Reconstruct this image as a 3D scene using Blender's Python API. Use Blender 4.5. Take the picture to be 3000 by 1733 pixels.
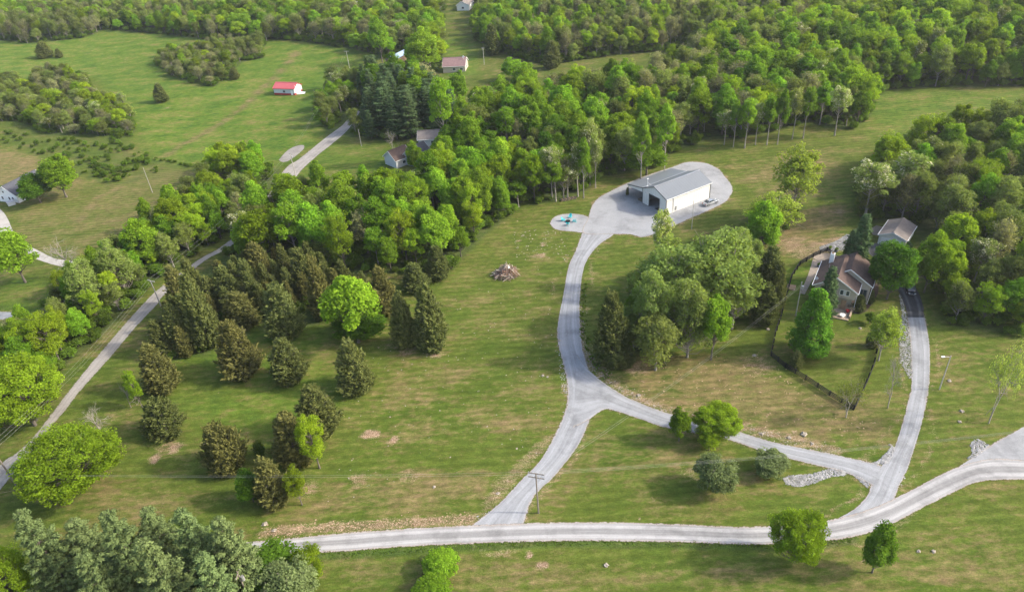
import bpy, bmesh, math, random
import numpy as np
from mathutils import Vector, Matrix
for o in list(bpy.data.objects): bpy.data.objects.remove(o)
S = bpy.context.scene
COL = S.collection
HAZE = .00009
FRESH = (1.16, 1.28, .92)      # young spring leaves
R = math.radians
rng = np.random.default_rng(7)
random.seed(7)

# ------------------------------------------------------------------ camera, sky, sun
CH = 95.0; TH = R(33.5); RO = R(4.74); FP = 2080.0        # drone height, pitch, roll, focal length in photo pixels
fw = np.array([0, math.cos(TH), -math.sin(TH)]); r0 = np.array([1., 0, 0]); u0 = np.array([0, math.sin(TH), math.cos(TH)])
cR = math.cos(RO)*r0 - math.sin(RO)*u0; cU = math.sin(RO)*r0 + math.cos(RO)*u0
cam = bpy.data.cameras.new('camera'); cam.sensor_width = 36; cam.lens = 36*FP/3000; cam.clip_end = 6000; cam.clip_start = 1
co = bpy.data.objects.new('camera', cam); COL.objects.link(co)
co.matrix_world = Matrix(((cR[0], cU[0], -fw[0], 0), (cR[1], cU[1], -fw[1], 0), (cR[2], cU[2], -fw[2], CH), (0, 0, 0, 1)))
S.camera = co
W = bpy.data.worlds.new('World'); S.world = W; W.use_nodes = True
nt = W.node_tree; bg = nt.nodes['Background']
sky = nt.nodes.new('ShaderNodeTexSky'); sky.sky_type = 'NISHITA'; sky.sun_disc = False
SEL = R(34); SAZ = R(96)                                   # sun elevation, compass bearing from +Y
sky.sun_elevation = SEL; sky.sun_rotation = SAZ; sky.altitude = 200; sky.dust_density = 4.0; sky.ozone_density = .6
nt.links.new(sky.outputs[0], bg.inputs[0]); bg.inputs[1].default_value = 0.15
sl = bpy.data.lights.new('sun', 'SUN'); sl.energy = 2.05; sl.angle = R(3.0); sl.color = (1, .93, .80)
so = bpy.data.objects.new('sun', sl); COL.objects.link(so)
sd = Vector((math.sin(SAZ)*math.cos(SEL), math.cos(SAZ)*math.cos(SEL), math.sin(SEL)))
so.rotation_euler = (-sd).to_track_quat('-Z', 'Y').to_euler()
S.view_settings.view_transform = 'Standard'; S.view_settings.look = 'None'
S.view_settings.exposure = 1.42; S.view_settings.gamma = 1; S.view_settings.use_curve_mapping = False
S.cycles.max_bounces = 8; S.cycles.diffuse_bounces = 4; S.cycles.transmission_bounces = 4; S.cycles.transparent_max_bounces = 8

# ------------------------------------------------------------------ terrain height and photo-to-ground helpers
def hh(x, y):
    x = np.asarray(x, float); y = np.asarray(y, float)
    return (1.1*np.sin(x/41+1.3)*np.cos(y/47+.4) + .8*np.sin((x+y)/63+.7) + 1.6*np.sin(y/110-x/95))
CAM = np.array([0, 0, CH])
def G(x, y, z=None):
    """ground point seen at photo pixel x, y (photo is 3000 x 1733)"""
    d = fw*FP + cR*(x-1500) - cU*(y-866.5)
    if d[2] > -40: d[2] = -40
    zz = 0.0
    for _ in range(12):
        p = CAM + d*((zz-CH)/d[2])
        if z is None: zz = float(hh(p[0], p[1]))
        else: zz = z + float(hh(p[0], p[1]))
    return CAM + d*((zz-CH)/d[2])
def P(p):
    v = np.asarray(p, float) - CAM; dz = v@fw
    return 1500+FP*(v@cR)/dz, 866.5-FP*(v@cU)/dz, dz
K = 3000/2520.
def F(x, y, z=None): return G(x*K, y*K, z)

# ------------------------------------------------------------------ object helpers
def link(o, parent=None):
    COL.objects.link(o)
    if parent is not None: o.parent = parent
    return o
def tag(o, label=None, cat=None, group=None, kind=None):
    if label: o['label'] = label
    if cat: o['category'] = cat
    if group: o['group'] = group
    if kind: o['kind'] = kind
    return o
def empty(name, loc, rz=0, sc=None):
    o = bpy.data.objects.new(name, None); o.location = loc; o.rotation_euler = (0, 0, rz)
    if sc is not None: o.scale = sc
    o.empty_display_size = .5
    return link(o)
def obj(name, mesh, mat=None, parent=None, loc=None):
    o = bpy.data.objects.new(name, mesh)
    if mat is not None and not mesh.materials: mesh.materials.append(mat)
    if loc is not None: o.location = loc
    return link(o, parent)
class MB:
    def __init__(s): s.v = []; s.f = []
    def box(s, c, d, rz=0, axis=None):
        """box of full size d centred at c"""
        n = len(s.v); cz, sz = math.cos(rz), math.sin(rz)
        for i in (-.5, .5):
            for j in (-.5, .5):
                for k in (-.5, .5):
                    x, y, z = i*d[0], j*d[1], k*d[2]
                    s.v.append((c[0]+x*cz-y*sz, c[1]+x*sz+y*cz, c[2]+z))
        for q in ((0, 1, 3, 2), (4, 6, 7, 5), (0, 4, 5, 1), (2, 3, 7, 6), (0, 2, 6, 4), (1, 5, 7, 3)): s.f.append(tuple(n+a for a in q))
        return s
    def poly(s, pts):
        n = len(s.v); s.v += [tuple(p) for p in pts]; s.f.append(tuple(range(n, n+len(pts)))); return s
    def prism(s, pts, d):
        """extrude polygon pts by vector d"""
        n = len(s.v); m = len(pts); d = Vector(d)
        s.v += [tuple(p) for p in pts] + [tuple(Vector(p)+d) for p in pts]
        s.f.append(tuple(range(n+m-1, n-1, -1))); s.f.append(tuple(range(n+m, n+2*m)))
        for i in range(m): j = (i+1) % m; s.f.append((n+i, n+j, n+m+j, n+m+i))
        return s
    def tube(s, p0, p1, r0, r1=None, k=6, cap=True):
        if r1 is None: r1 = r0
        p0 = Vector(p0); p1 = Vector(p1); d = (p1-p0)
        if d.length < 1e-6: return s
        d.normalize(); a = d.orthogonal().normalized(); b = d.cross(a); n = len(s.v)
        for p, r in ((p0, r0), (p1, r1)):
            for i in range(k):
                t = 2*math.pi*i/k; s.v.append(tuple(p + a*(r*math.cos(t)) + b*(r*math.sin(t))))
        for i in range(k): j = (i+1) % k; s.f.append((n+i, n+j, n+k+j, n+k+i))
        if cap: s.f.append(tuple(range(n+k-1, n-1, -1))); s.f.append(tuple(range(n+k, n+2*k)))
        return s
    def mesh(s, name, smooth=False):
        m = bpy.data.meshes.new(name); m.from_pydata(s.v, [], s.f); m.update()
        if smooth: m.shade_smooth()
        return m
    def obj(s, name, mat, parent=None, bevel=0, smooth=False):
        m = s.mesh(name, smooth)
        bm = bmesh.new(); bm.from_mesh(m)
        bmesh.ops.recalc_face_normals(bm, faces=bm.faces)
        if bevel: bmesh.ops.bevel(bm, geom=list(bm.edges), offset=bevel, segments=1, affect='EDGES')
        bm.to_mesh(m); bm.free()
        return obj(name, m, mat, parent)

# ------------------------------------------------------------------ materials
def newmat(name):
    m = bpy.data.materials.new(name); m.use_nodes = True
    t = m.node_tree; b = t.nodes['Principled BSDF']; b.inputs['Specular IOR Level'].default_value = .25
    return m, t, b
def N(t, typ, **kw):
    n = t.nodes.new(typ)
    for k, v in kw.items():
        if k.startswith('i_'): n.inputs[k[2:].replace('_', ' ')].default_value = v
        else: setattr(n, k, v)
    return n
def L(t, a, b): t.links.new(a, b)
def rgb(*c): return (c[0], c[1], c[2], 1)
def mixc(t, fac, a, b, mode='MIX'):
    n = t.nodes.new('ShaderNodeMix'); n.data_type = 'RGBA'; n.blend_type = mode; n.clamp_factor = True
    for i, v in ((0, fac), (6, a), (7, b)):
        if hasattr(v, 'links') or hasattr(v, 'is_linked'): L(t, v, n.inputs[i])
        else: n.inputs[i].default_value = v
    return n.outputs[2]
def ramp(t, fac, stops):
    n = t.nodes.new('ShaderNodeValToRGB'); e = n.color_ramp.elements
    while len(e) > 1: e.remove(e[0])
    e[0].position = stops[0][0]; e[0].color = stops[0][1] if hasattr(stops[0][1], '__len__') else rgb(*[stops[0][1]]*3)
    for p, c in stops[1:]:
        q = e.new(p); q.color = c if hasattr(c, '__len__') else rgb(c, c, c)
    L(t, fac, n.inputs[0]); return n.outputs[0]
def noise(t, vec, scale, detail=4, rough=.55):
    n = t.nodes.new('ShaderNodeTexNoise'); n.inputs['Scale'].default_value = scale; n.inputs['Detail'].default_value = detail
    n.inputs['Roughness'].default_value = rough
    if vec is not None: L(t, vec, n.inputs['Vector'])
    return n.outputs[0]
def mapping(t, vec, sc=(1, 1, 1), rot=(0, 0, 0)):
    n = t.nodes.new('ShaderNodeMapping'); n.inputs['Scale'].default_value = sc; n.inputs['Rotation'].default_value = rot
    L(t, vec, n.inputs['Vector']); return n.outputs[0]
def math_(t, op, a, b=None, clamp=False):
    n = t.nodes.new('ShaderNodeMath'); n.operation = op; n.use_clamp = clamp
    for i, v in ((0, a), (1, b)):
        if v is None: continue
        if hasattr(v, 'is_linked'): L(t, v, n.inputs[i])
        else: n.inputs[i].default_value = v
    return n.outputs[0]
def worldpos(t): return t.nodes.new('ShaderNodeNewGeometry').outputs['Position']
def objpos(t): return t.nodes.new('ShaderNodeTexCoord').outputs['Object']
def attr(t, name, out='Fac'): n = t.nodes.new('ShaderNodeAttribute'); n.attribute_name = name; return n.outputs[out]
def bump(t, b, h, strength=.4, dist=.1):
    n = t.nodes.new('ShaderNodeBump'); n.inputs['Strength'].default_value = strength; n.inputs['Distance'].default_value = dist
    L(t, h, n.inputs['Height']); L(t, n.outputs[0], b.inputs['Normal'])
def plain(name, c, rough=.6, metal=0, var=.12, sc=3., spec=None):
    m, t, b = newmat(name); w = objpos(t)
    n = noise(t, w, sc, 5)
    c2 = tuple(min(1, v*(1+var)) for v in c); c1 = tuple(v*(1-var) for v in c)
    L(t, ramp(t, n, [(.3, rgb(*c1)), (.7, rgb(*c2))]), b.inputs['Base Color'])
    b.inputs['Roughness'].default_value = rough; b.inputs['Metallic'].default_value = metal
    if spec is not None: b.inputs['Specular IOR Level'].default_value = spec
    return m
def leafmat(name, dark, light, blossom=None, transl=.55, hue=.03, val=.34, patch=.6):
    """leaf colour from the per-leaf attribute 'tint'; above 1 the leaf is a blossom"""
    m = bpy.data.materials.new(name); m.use_nodes = True; t = m.node_tree; t.nodes.clear()
    if not any(k in name for k in ('cedar', 'pine', 'silver', 'maple')): dark = [v*k for v, k in zip(dark, FRESH)]; light = [v*k for v, k in zip(light, FRESH)]
    a = attr(t, 'tint')
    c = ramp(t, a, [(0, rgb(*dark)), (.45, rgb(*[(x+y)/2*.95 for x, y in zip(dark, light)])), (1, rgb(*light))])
    oi = t.nodes.new('ShaderNodeObjectInfo')
    wn = t.nodes.new('ShaderNodeTexWhiteNoise'); wn.noise_dimensions = '1D'; L(t, oi.outputs['Random'], wn.inputs['W'])
    hs = t.nodes.new('ShaderNodeHueSaturation'); L(t, c, hs.inputs['Color'])
    mr = t.nodes.new('ShaderNodeMapRange'); L(t, oi.outputs['Random'], mr.inputs[0]); mr.inputs[3].default_value = .5-hue; mr.inputs[4].default_value = .5+hue*.35
    L(t, mr.outputs[0], hs.inputs['Hue'])
    mv = t.nodes.new('ShaderNodeMapRange'); L(t, wn.outputs[0], mv.inputs[0]); mv.inputs[3].default_value = 1-val; mv.inputs[4].default_value = 1+val
    L(t, mv.outputs[0], hs.inputs['Value'])
    c = hs.outputs[0]
    if blossom: c = mixc(t, math_(t, 'GREATER_THAN', a, 1.05), c, rgb(*blossom))
    d = t.nodes.new('ShaderNodeBsdfDiffuse'); tr = t.nodes.new('ShaderNodeBsdfTranslucent'); mx = t.nodes.new('ShaderNodeMixShader')
    L(t, c, d.inputs[0]); L(t, mixc(t, 1.0, c, rgb(1.0, 1.0, .55), 'MULTIPLY'), tr.inputs[0]); mx.inputs[0].default_value = transl
    L(t, d.outputs[0], mx.inputs[1]); L(t, tr.outputs[0], mx.inputs[2])
    o = t.nodes.new('ShaderNodeOutputMaterial'); L(t, mx.outputs[0], o.inputs[0])
    return m

# ground: colour by zone attribute (dry, lush, dirt, floor), broken up by noise
def ground_mat():
    m, t, b = newmat('ground'); w = worldpos(t)
    z = attr(t, 'zone', 'Color'); sp = t.nodes.new('ShaderNodeSeparateColor'); L(t, z, sp.inputs[0])
    za = attr(t, 'zone', 'Alpha')
    z2 = attr(t, 'zone2', 'Color'); sp2 = t.nodes.new('ShaderNodeSeparateColor'); L(t, z2, sp2.inputs[0])
    dry, lush, dirt = sp.outputs[0], sp.outputs[1], sp.outputs[2]
    big = noise(t, w, .022, 4, .6); mid = noise(t, mapping(t, w, (.55, 1, 1)), .16, 5, .62); fine = noise(t, mapping(t, w, (.45, 1, 1), (0, 0, .1)), 1.1, 6, .7); vf = noise(t, w, 5.0, 3, .7)
    lawn = ramp(t, math_(t, 'ADD', math_(t, 'MULTIPLY', mid, .55), math_(t, 'MULTIPLY', fine, .45)),
                [(.34, rgb(.052, .093, .013)), (.46, rgb(.084, .125, .019)), (.57, rgb(.116, .141, .028)), (.68, rgb(.165, .155, .052))])
    lawn = mixc(t, ramp(t, big, [(.4, 0.), (.65, .5)]), lawn, rgb(.112, .134, .026))
    lushc = ramp(t, math_(t, 'ADD', math_(t, 'MULTIPLY', mid, .6), math_(t, 'MULTIPLY', fine, .4)), [(.36, rgb(.048, .112, .017)), (.5, rgb(.100, .168, .020)), (.64, rgb(.165, .205, .030))])
    c = mixc(t, lush, lawn, lushc)
    # dry thatch streaks and patches
    dn = math_(t, 'ADD', math_(t, 'MULTIPLY', mid, .6), math_(t, 'MULTIPLY', fine, .6))
    dm = ramp(t, math_(t, 'ADD', dn, math_(t, 'MULTIPLY', math_(t, 'SUBTRACT', dry, .5), .55)), [(.52, 0.), (.66, .48), (.85, .85)])
    c = mixc(t, dm, c, ramp(t, fine, [(.35, rgb(.155, .125, .055)), (.65, rgb(.27, .19, .105))]))
    rr = noise(t, w, .42, 4, .7)
    bare = ramp(t, math_(t, 'ADD', rr, math_(t, 'MULTIPLY', math_(t, 'SUBTRACT', dry, .5), .10)), [(.685, 0.), (.73, .7)])
    c = mixc(t, bare, c, ramp(t, vf, [(.3, rgb(.26, .17, .10)), (.7, rgb(.46, .36, .27))]))
    # bare reddish dirt and stones
    dd = ramp(t, math_(t, 'ADD', math_(t, 'ADD', math_(t, 'MULTIPLY', fine, .5), math_(t, 'MULTIPLY', vf, .3)), math_(t, 'MULTIPLY', dirt, .6)), [(.62, 0.), (.86, .95)])
    c = mixc(t, dd, c, ramp(t, vf, [(.3, rgb(.17, .115, .07)), (.52, rgb(.30, .20, .13)), (.68, rgb(.48, .40, .31))]))
    # woodland floor
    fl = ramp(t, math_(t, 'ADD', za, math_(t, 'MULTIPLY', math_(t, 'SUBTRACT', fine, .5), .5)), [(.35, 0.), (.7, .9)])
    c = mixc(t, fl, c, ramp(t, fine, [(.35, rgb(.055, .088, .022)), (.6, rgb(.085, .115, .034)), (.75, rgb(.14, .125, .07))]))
    # dark fringe weeds
    wd = ramp(t, math_(t, 'ADD', sp2.outputs[0], math_(t, 'MULTIPLY', math_(t, 'SUBTRACT', fine, .5), 1.1)), [(.45, 0.), (.85, .6)])
    c = mixc(t, wd, c, ramp(t, vf, [(.35, rgb(.035, .075, .016)), (.7, rgb(.07, .12, .03))]))
    # mown stripes
    wv = t.nodes.new('ShaderNodeTexWave'); wv.inputs['Scale'].default_value = .22; wv.inputs['Distortion'].default_value = 3; wv.inputs['Detail'].default_value = 2; wv.inputs['Detail Scale'].default_value = .4
    L(t, mapping(t, w, (.12, 1, 1), (0, 0, R(-52))), wv.inputs['Vector'])
    st = math_(t, 'MULTIPLY', sp2.outputs[1], ramp(t, wv.outputs[1], [(.3, 0.), (.8, .5)]))
    c = mixc(t, st, c, rgb(.17, .16, .055))
    g = ramp(t, math_(t, 'ADD', math_(t, 'MULTIPLY', vf, .6), math_(t, 'MULTIPLY', noise(t, mapping(t, w, (.3, 1, 1)), 2.2, 5, .75), .4)), [(.36, .62), (.64, 1.32)])
    c = mixc(t, .8, c, g, 'MULTIPLY'); c = mixc(t, 1.0, c, rgb(.86, .84, .84), 'MULTIPLY')
    w2 = t.nodes.new('ShaderNodeTexWave'); w2.inputs['Scale'].default_value = .16; w2.inputs['Distortion'].default_value = 4; w2.inputs['Detail'].default_value = 3; w2.inputs['Detail Scale'].default_value = .25
    L(t, mapping(t, w, (.06, 1, 1), (0, 0, R(86))), w2.inputs['Vector'])
    c = mixc(t, .55, c, ramp(t, w2.outputs[1], [(.2, .86), (.8, 1.12)]), 'MULTIPLY')
    tuft = noise(t, mapping(t, w, (.7, 1, 1)), .55, 6, .8)
    c = mixc(t, .7, c, ramp(t, tuft, [(.38, .74), (.60, 1.20)]), 'MULTIPLY')
    L(t, c, b.inputs['Base Color']); b.inputs['Roughness'].default_value = 1; b.inputs['Specular IOR Level'].default_value = .05
    bump(t, b, math_(t, 'ADD', fine, math_(t, 'MULTIPLY', vf, .5)), .75, .25)
    return m
def gravel_mat(name, c0, c1, tracks=None, edge=rgb(.36, .27, .19), patch=rgb(.30, .28, .26), alpha=True, sc=1.0):
    """attributes on the sheet: u = across (-1..1), e = 1 inside .. 0 at the edge"""
    m, t, b = newmat(name); w = worldpos(t)
    n1 = noise(t, w, .35*sc, 4, .6); n2 = noise(t, w, 3.5*sc, 4, .75); n3 = noise(t, w, 11*sc, 2, .8)
    c = ramp(t, math_(t, 'ADD', math_(t, 'MULTIPLY', n1, .4), math_(t, 'MULTIPLY', n2, .6)), [(.35, c0), (.65, c1)])
    u = math_(t, 'ABSOLUTE', attr(t, 'u'))
    if tracks:
        uu = math_(t, 'ADD', u, math_(t, 'MULTIPLY', math_(t, 'SUBTRACT', n1, .5), .12))
        v = attr(t, 'v'); cx = t.nodes.new('ShaderNodeCombineXYZ'); L(t, math_(t, 'MULTIPLY', attr(t, 'u'), 5.5), cx.inputs[0]); L(t, math_(t, 'MULTIPLY', v, .05), cx.inputs[1])
        st = noise(t, cx.outputs[0], 1.6, 3, .6)
        tr = ramp(t, uu, tracks)
        c = mixc(t, 1.0, c, tr, 'MULTIPLY')
        c = mixc(t, .7, c, ramp(t, st, [(.35, .84), (.65, 1.14)]), 'MULTIPLY')
    damp = noise(t, w, .16, 5, .7)
    c = mixc(t, .9, c, ramp(t, damp, [(.36, .74), (.50, 1.), (.68, 1.08)]), 'MULTIPLY')
    e = attr(t, 'e')
    ev = math_(t, 'ADD', e, math_(t, 'MULTIPLY', math_(t, 'SUBTRACT', math_(t, 'ADD', math_(t, 'MULTIPLY', n2, .55), math_(t, 'MULTIPLY', noise(t, w, .9, 4, .7), .45)), .5), 1.5))
    c = mixc(t, ramp(t, ev, [(.10, .55), (.40, 0.)]), c, edge)
    c = mixc(t, .55, c, ramp(t, n3, [(.3, .78), (.7, 1.16)]), 'MULTIPLY')
    L(t, c, b.inputs['Base Color']); b.inputs['Roughness'].default_value = .95; b.inputs['Specular IOR Level'].default_value = .08
    if alpha: L(t, ramp(t, ev, [(.02, 0.), (.16, 1.)]), b.inputs['Alpha'])
    bump(t, b, n3, .5, .08)
    return m
M = {}
M['ground'] = ground_mat()
M['road_main'] = gravel_mat('white_gravel', rgb(.270, .266, .262), rgb(.338, .334, .330), [(0, .80), (.2, .74), (.38, 1.12), (.58, 1.20), (.72, .92), (1, 1.02)], patch=rgb(.4, .4, .4))
M['road_drive'] = gravel_mat('grey_gravel', rgb(.235, .245, .255), rgb(.305, .312, .325), [(0, .98), (.22, .88), (.40, 1.10), (.62, 1.02), (.8, .90), (1, 1.08)])
M['pad'] = gravel_mat('yard_gravel', rgb(.245, .252, .260), rgb(.310, .315, .322), None)
M['road_county'] = gravel_mat('county_asphalt', rgb(.24, .22, .20), rgb(.33, .31, .285), [(0, .92), (.3, 1.08), (.6, .95), (1, 1.12)], edge=rgb(.2, .19, .1))
M['asphalt'] = gravel_mat('driveway_asphalt', rgb(.045, .047, .052), rgb(.075, .078, .084), [(0, .9), (.25, .8), (.5, 1.7), (.75, .85), (1, 1.1)], edge=rgb(.09, .08, .06))
M['concrete'] = gravel_mat('pale_concrete', rgb(.33, .31, .28), rgb(.40, .38, .35), None, edge=rgb(.35, .31, .2))
M['paving'] = plain('paving', (.28, .235, .19), .9, var=.2, sc=2.5)
M['mulch'] = plain('mulch', (.06, .042, .034), 1, var=.35, sc=6)
M['bark'] = plain('bark', (.115, .10, .082), .95, var=.35, sc=4)
M['palebark'] = plain('pale_bark', (.26, .235, .20), .95, var=.3, sc=4)
M['rock'] = plain('limestone', (.28, .245, .20), .9, var=.3, sc=1.5)
M['rockw'] = plain('white_stone', (.30, .295, .285), .9, var=.35, sc=1.2)
M['rockr'] = plain('rusty_stone', (.36, .25, .17), .9, var=.35, sc=1.2)
M['lush'] = leafmat('lush_leaf', (0.106, 0.183, 0.022), (0.217, 0.345, 0.038), hue=.018)
M['yellow'] = leafmat('yellow_leaf', (0.150, 0.216, 0.020), (0.302, 0.392, 0.036), hue=.015)
M['olive'] = leafmat('olive_leaf', (0.126, 0.151, 0.051), (0.228, 0.265, 0.090), hue=.012)
M['grey'] = leafmat('grey_leaf', (0.166, 0.161, 0.103), (0.276, 0.270, 0.164), hue=.012)
M['locust'] = leafmat('locust_leaf', (0.153, 0.188, 0.065), (0.281, 0.329, 0.117), blossom=(.62, .60, .45), hue=.02)
M['vivid'] = leafmat('vivid_leaf', (.115, .165, .014), (.265, .365, .036), hue=.004, val=.05)
M['spring'] = leafmat('spring_leaf', (.170, .205, .040), (.330, .395, .090), hue=.006, val=.12)
M['pale'+'leaf'] = leafmat('pale_leaf', (.140, .180, .060), (.300, .360, .130), hue=.008, val=.15)
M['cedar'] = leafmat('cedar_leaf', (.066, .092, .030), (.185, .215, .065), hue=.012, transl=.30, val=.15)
M['cedarb'] = leafmat('rusty_cedar_leaf', (.080, .092, .030), (.225, .225, .070), hue=.008, transl=.30, val=.10)
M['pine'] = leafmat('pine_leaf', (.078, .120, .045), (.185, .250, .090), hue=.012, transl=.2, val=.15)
M['pined'] = leafmat('dark_pine_leaf', (0.052, 0.093, 0.039), (0.111, 0.175, 0.069), hue=.012, transl=.2, val=.15)
M['maple'] = leafmat('maple_leaf', (0.066, 0.157, 0.016), (0.143, 0.307, 0.028), hue=.005, val=.05)
M['pear'] = leafmat('pear_leaf', (0.076, 0.163, 0.022), (0.159, 0.318, 0.048), hue=.005, val=.05)
M['silver'] = leafmat('silver_leaf', (0.145, 0.194, 0.077), (0.265, 0.339, 0.138), hue=.01, val=.1)
M['dark'] = leafmat('dark_leaf', (0.059, 0.117, 0.018), (0.122, 0.217, 0.030), hue=.01, val=.12)
M['undergrowth'] = leafmat('undergrowth_leaf', (0.076, 0.120, 0.022), (0.143, 0.212, 0.037), hue=.012)

# ------------------------------------------------------------------ foliage meshes
def unit(a): return a/np.maximum(np.linalg.norm(a, axis=-1, keepdims=True), 1e-9)
def leaf_mesh(name, c, n, size, asp, tint, along=None):
    """rhombic leaves at c facing n; along = direction of the long axis"""
    Nn = len(c); n = unit(n)
    t = along if along is not None else rng.normal(size=(Nn, 3))
    t = unit(t - n*np.sum(t*n, 1, keepdims=True)); b = np.cross(n, t)
    s = np.asarray(size).reshape(-1, 1)*np.ones((Nn, 1)); sb = s*asp
    V = np.stack([c-t*s, c+b*sb, c+t*s, c-b*sb], 1).reshape(-1, 3)
    me = bpy.data.meshes.new(name); me.vertices.add(4*Nn); me.vertices.foreach_set('co', V.ravel().astype(np.float32))
    me.loops.add(4*Nn); me.loops.foreach_set('vertex_index', np.arange(4*Nn, dtype=np.int32))
    me.polygons.add(Nn); me.polygons.foreach_set('loop_start', (np.arange(Nn)*4).astype(np.int32))
    me.update(calc_edges=True)
    a = me.attributes.new('tint', 'FLOAT', 'POINT'); a.data.foreach_set('value', np.repeat(tint, 4).astype(np.float32))
    return me
def tubes_mesh(name, segs, k=5):
    segs = np.array(segs, float); p0, p1, ra, rb = segs[:, :3], segs[:, 3:6], segs[:, 6:7], segs[:, 7:8]
    d = unit(p1-p0); ref = np.where(np.abs(d[:, 2:3]) < .9, np.array([[0, 0, 1.]]), np.array([[1., 0, 0]]))
    a = unit(np.cross(d, ref)); b = np.cross(d, a); n = len(segs); V = np.zeros((n, 2*k, 3))
    for i in range(k):
        t = 2*math.pi*i/k; w = a*math.cos(t)+b*math.sin(t); V[:, i] = p0+w*ra; V[:, k+i] = p1+w*rb
    f = []
    for s in range(n):
        o = s*2*k
        for i in range(k): j = (i+1) % k; f.append((o+i, o+j, o+k+j, o+k+i))
    m = bpy.data.meshes.new(name); m.from_pydata(V.reshape(-1, 3).tolist(), [], f); m.shade_smooth(); return m
def spheredirs(n): return unit(rng.normal(size=(n, 3)))
def broadleaf(name, h=14., w=8., t=.18, nc=75, per=110, leaf=.30, rc=1.15, fill=.62, shape=1.0, cone=False, blossom=0., limb=1.0, lumps=.16, squash=.75):
    Hc = h*(1-t); zc = t*h+Hc/2
    ph = rng.uniform(0, 6.28, 6)
    D = spheredirs(nc); D[:, 2] = np.where(D[:, 2] < -.55, -D[:, 2], D[:, 2])
    az = np.arctan2(D[:, 1], D[:, 0])
    env = 1 + lumps*(np.sin(2*az+ph[0]) + np.sin(3*az+ph[1]+2*D[:, 2]) + np.sin(4*D[:, 2]+ph[2]))/1.5
    rad = rng.uniform(fill**2, 1, nc)**.5*env
    # narrower top for pointed crowns
    zz = D[:, 2]*rad; horiz = 1.0 if shape == 1.0 else np.clip(1-(zz+1)/2*(shape), .12, 1)*1.25
    c = np.stack([D[:, 0]*rad*(w/2-rc*.7)*horiz, D[:, 1]*rad*(w/2-rc*.7)*horiz, zc+D[:, 2]*rad*(Hc/2-rc*.6)], 1)
    if cone:
        u = rng.uniform(0, 1, nc)**1.35; aa = rng.uniform(0, 6.283, nc); rr0 = (w/2-rc*.5)*np.clip(1-u, 0, 1)**.62*np.clip((u+.12)/.22, 0, 1)**.5*rng.uniform(.45, 1, nc)**.5
        c = np.stack([np.cos(aa)*rr0, np.sin(aa)*rr0, t*h+rc*.5+u*(Hc-rc)], 1)
    rcl = rc*rng.uniform(.65, 1.25, nc)
    cn = np.repeat(np.arange(nc), per); n = len(cn)
    d = spheredirs(n); rr = rng.uniform(.35, 1, n)**.6
    pos = c[cn] + d*(rr*rcl[cn])[:, None]*np.array([1, 1, squash])
    nrm = d*.45 + rng.normal(size=(n, 3))*.5 + np.array([.25, 0, .6])
    ct = rng.uniform(.15, .8, nc)
    tint = np.clip(ct[cn] + rng.normal(size=n)*.2, 0, 1)
    if blossom > 0:
        bc = rng.uniform(size=nc) < blossom*2.0
        tint = np.where(bc[cn] & (rng.uniform(size=n) < .45), 1.5, tint)
    crown = leaf_mesh(name+'_crown', pos, nrm, leaf*rng.uniform(.6, 1.25, n), .62, tint)
    segs = []; bend = rng.normal(size=2)*w*.04; top = np.array([bend[0], bend[1], h*.82]); r = h*.016*limb
    def tp(f): return np.array([bend[0]*f*f+.15*math.sin(f*5+ph[3])*f, bend[1]*f*f+.15*math.sin(f*4+ph[4])*f, top[2]*f])
    pr = None
    for i in range(7):
        a, b2 = tp(i/7), tp((i+1)/7); segs.append((*a, *b2, r*(1.25 if i == 0 else 1)*(1-i/7*.85), r*(1-(i+1)/7*.85)))
    for i in range(nc):
        q = c[i]; hd = math.hypot(q[0], q[1]); za = np.clip(q[2]-hd*rng.uniform(.7, 1.3)-.4, t*h*.9, top[2]*.97); f = za/top[2]; a = tp(f)
        mid = a*.45+q*.55 + np.array([0, 0, -.12*hd]) + rng.normal(size=3)*.2
        rb = r*.42*(1-f*.6)
        segs.append((*a, *mid, rb, rb*.6)); segs.append((*mid, *q, rb*.6, rb*.2))
        for _ in range(2): e = q+rng.normal(size=3)*rcl[i]*.6; segs.append((*((mid+q)/2), *e, rb*.35, .012))
    return crown, tubes_mesh(name+'_trunk', segs)
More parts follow.
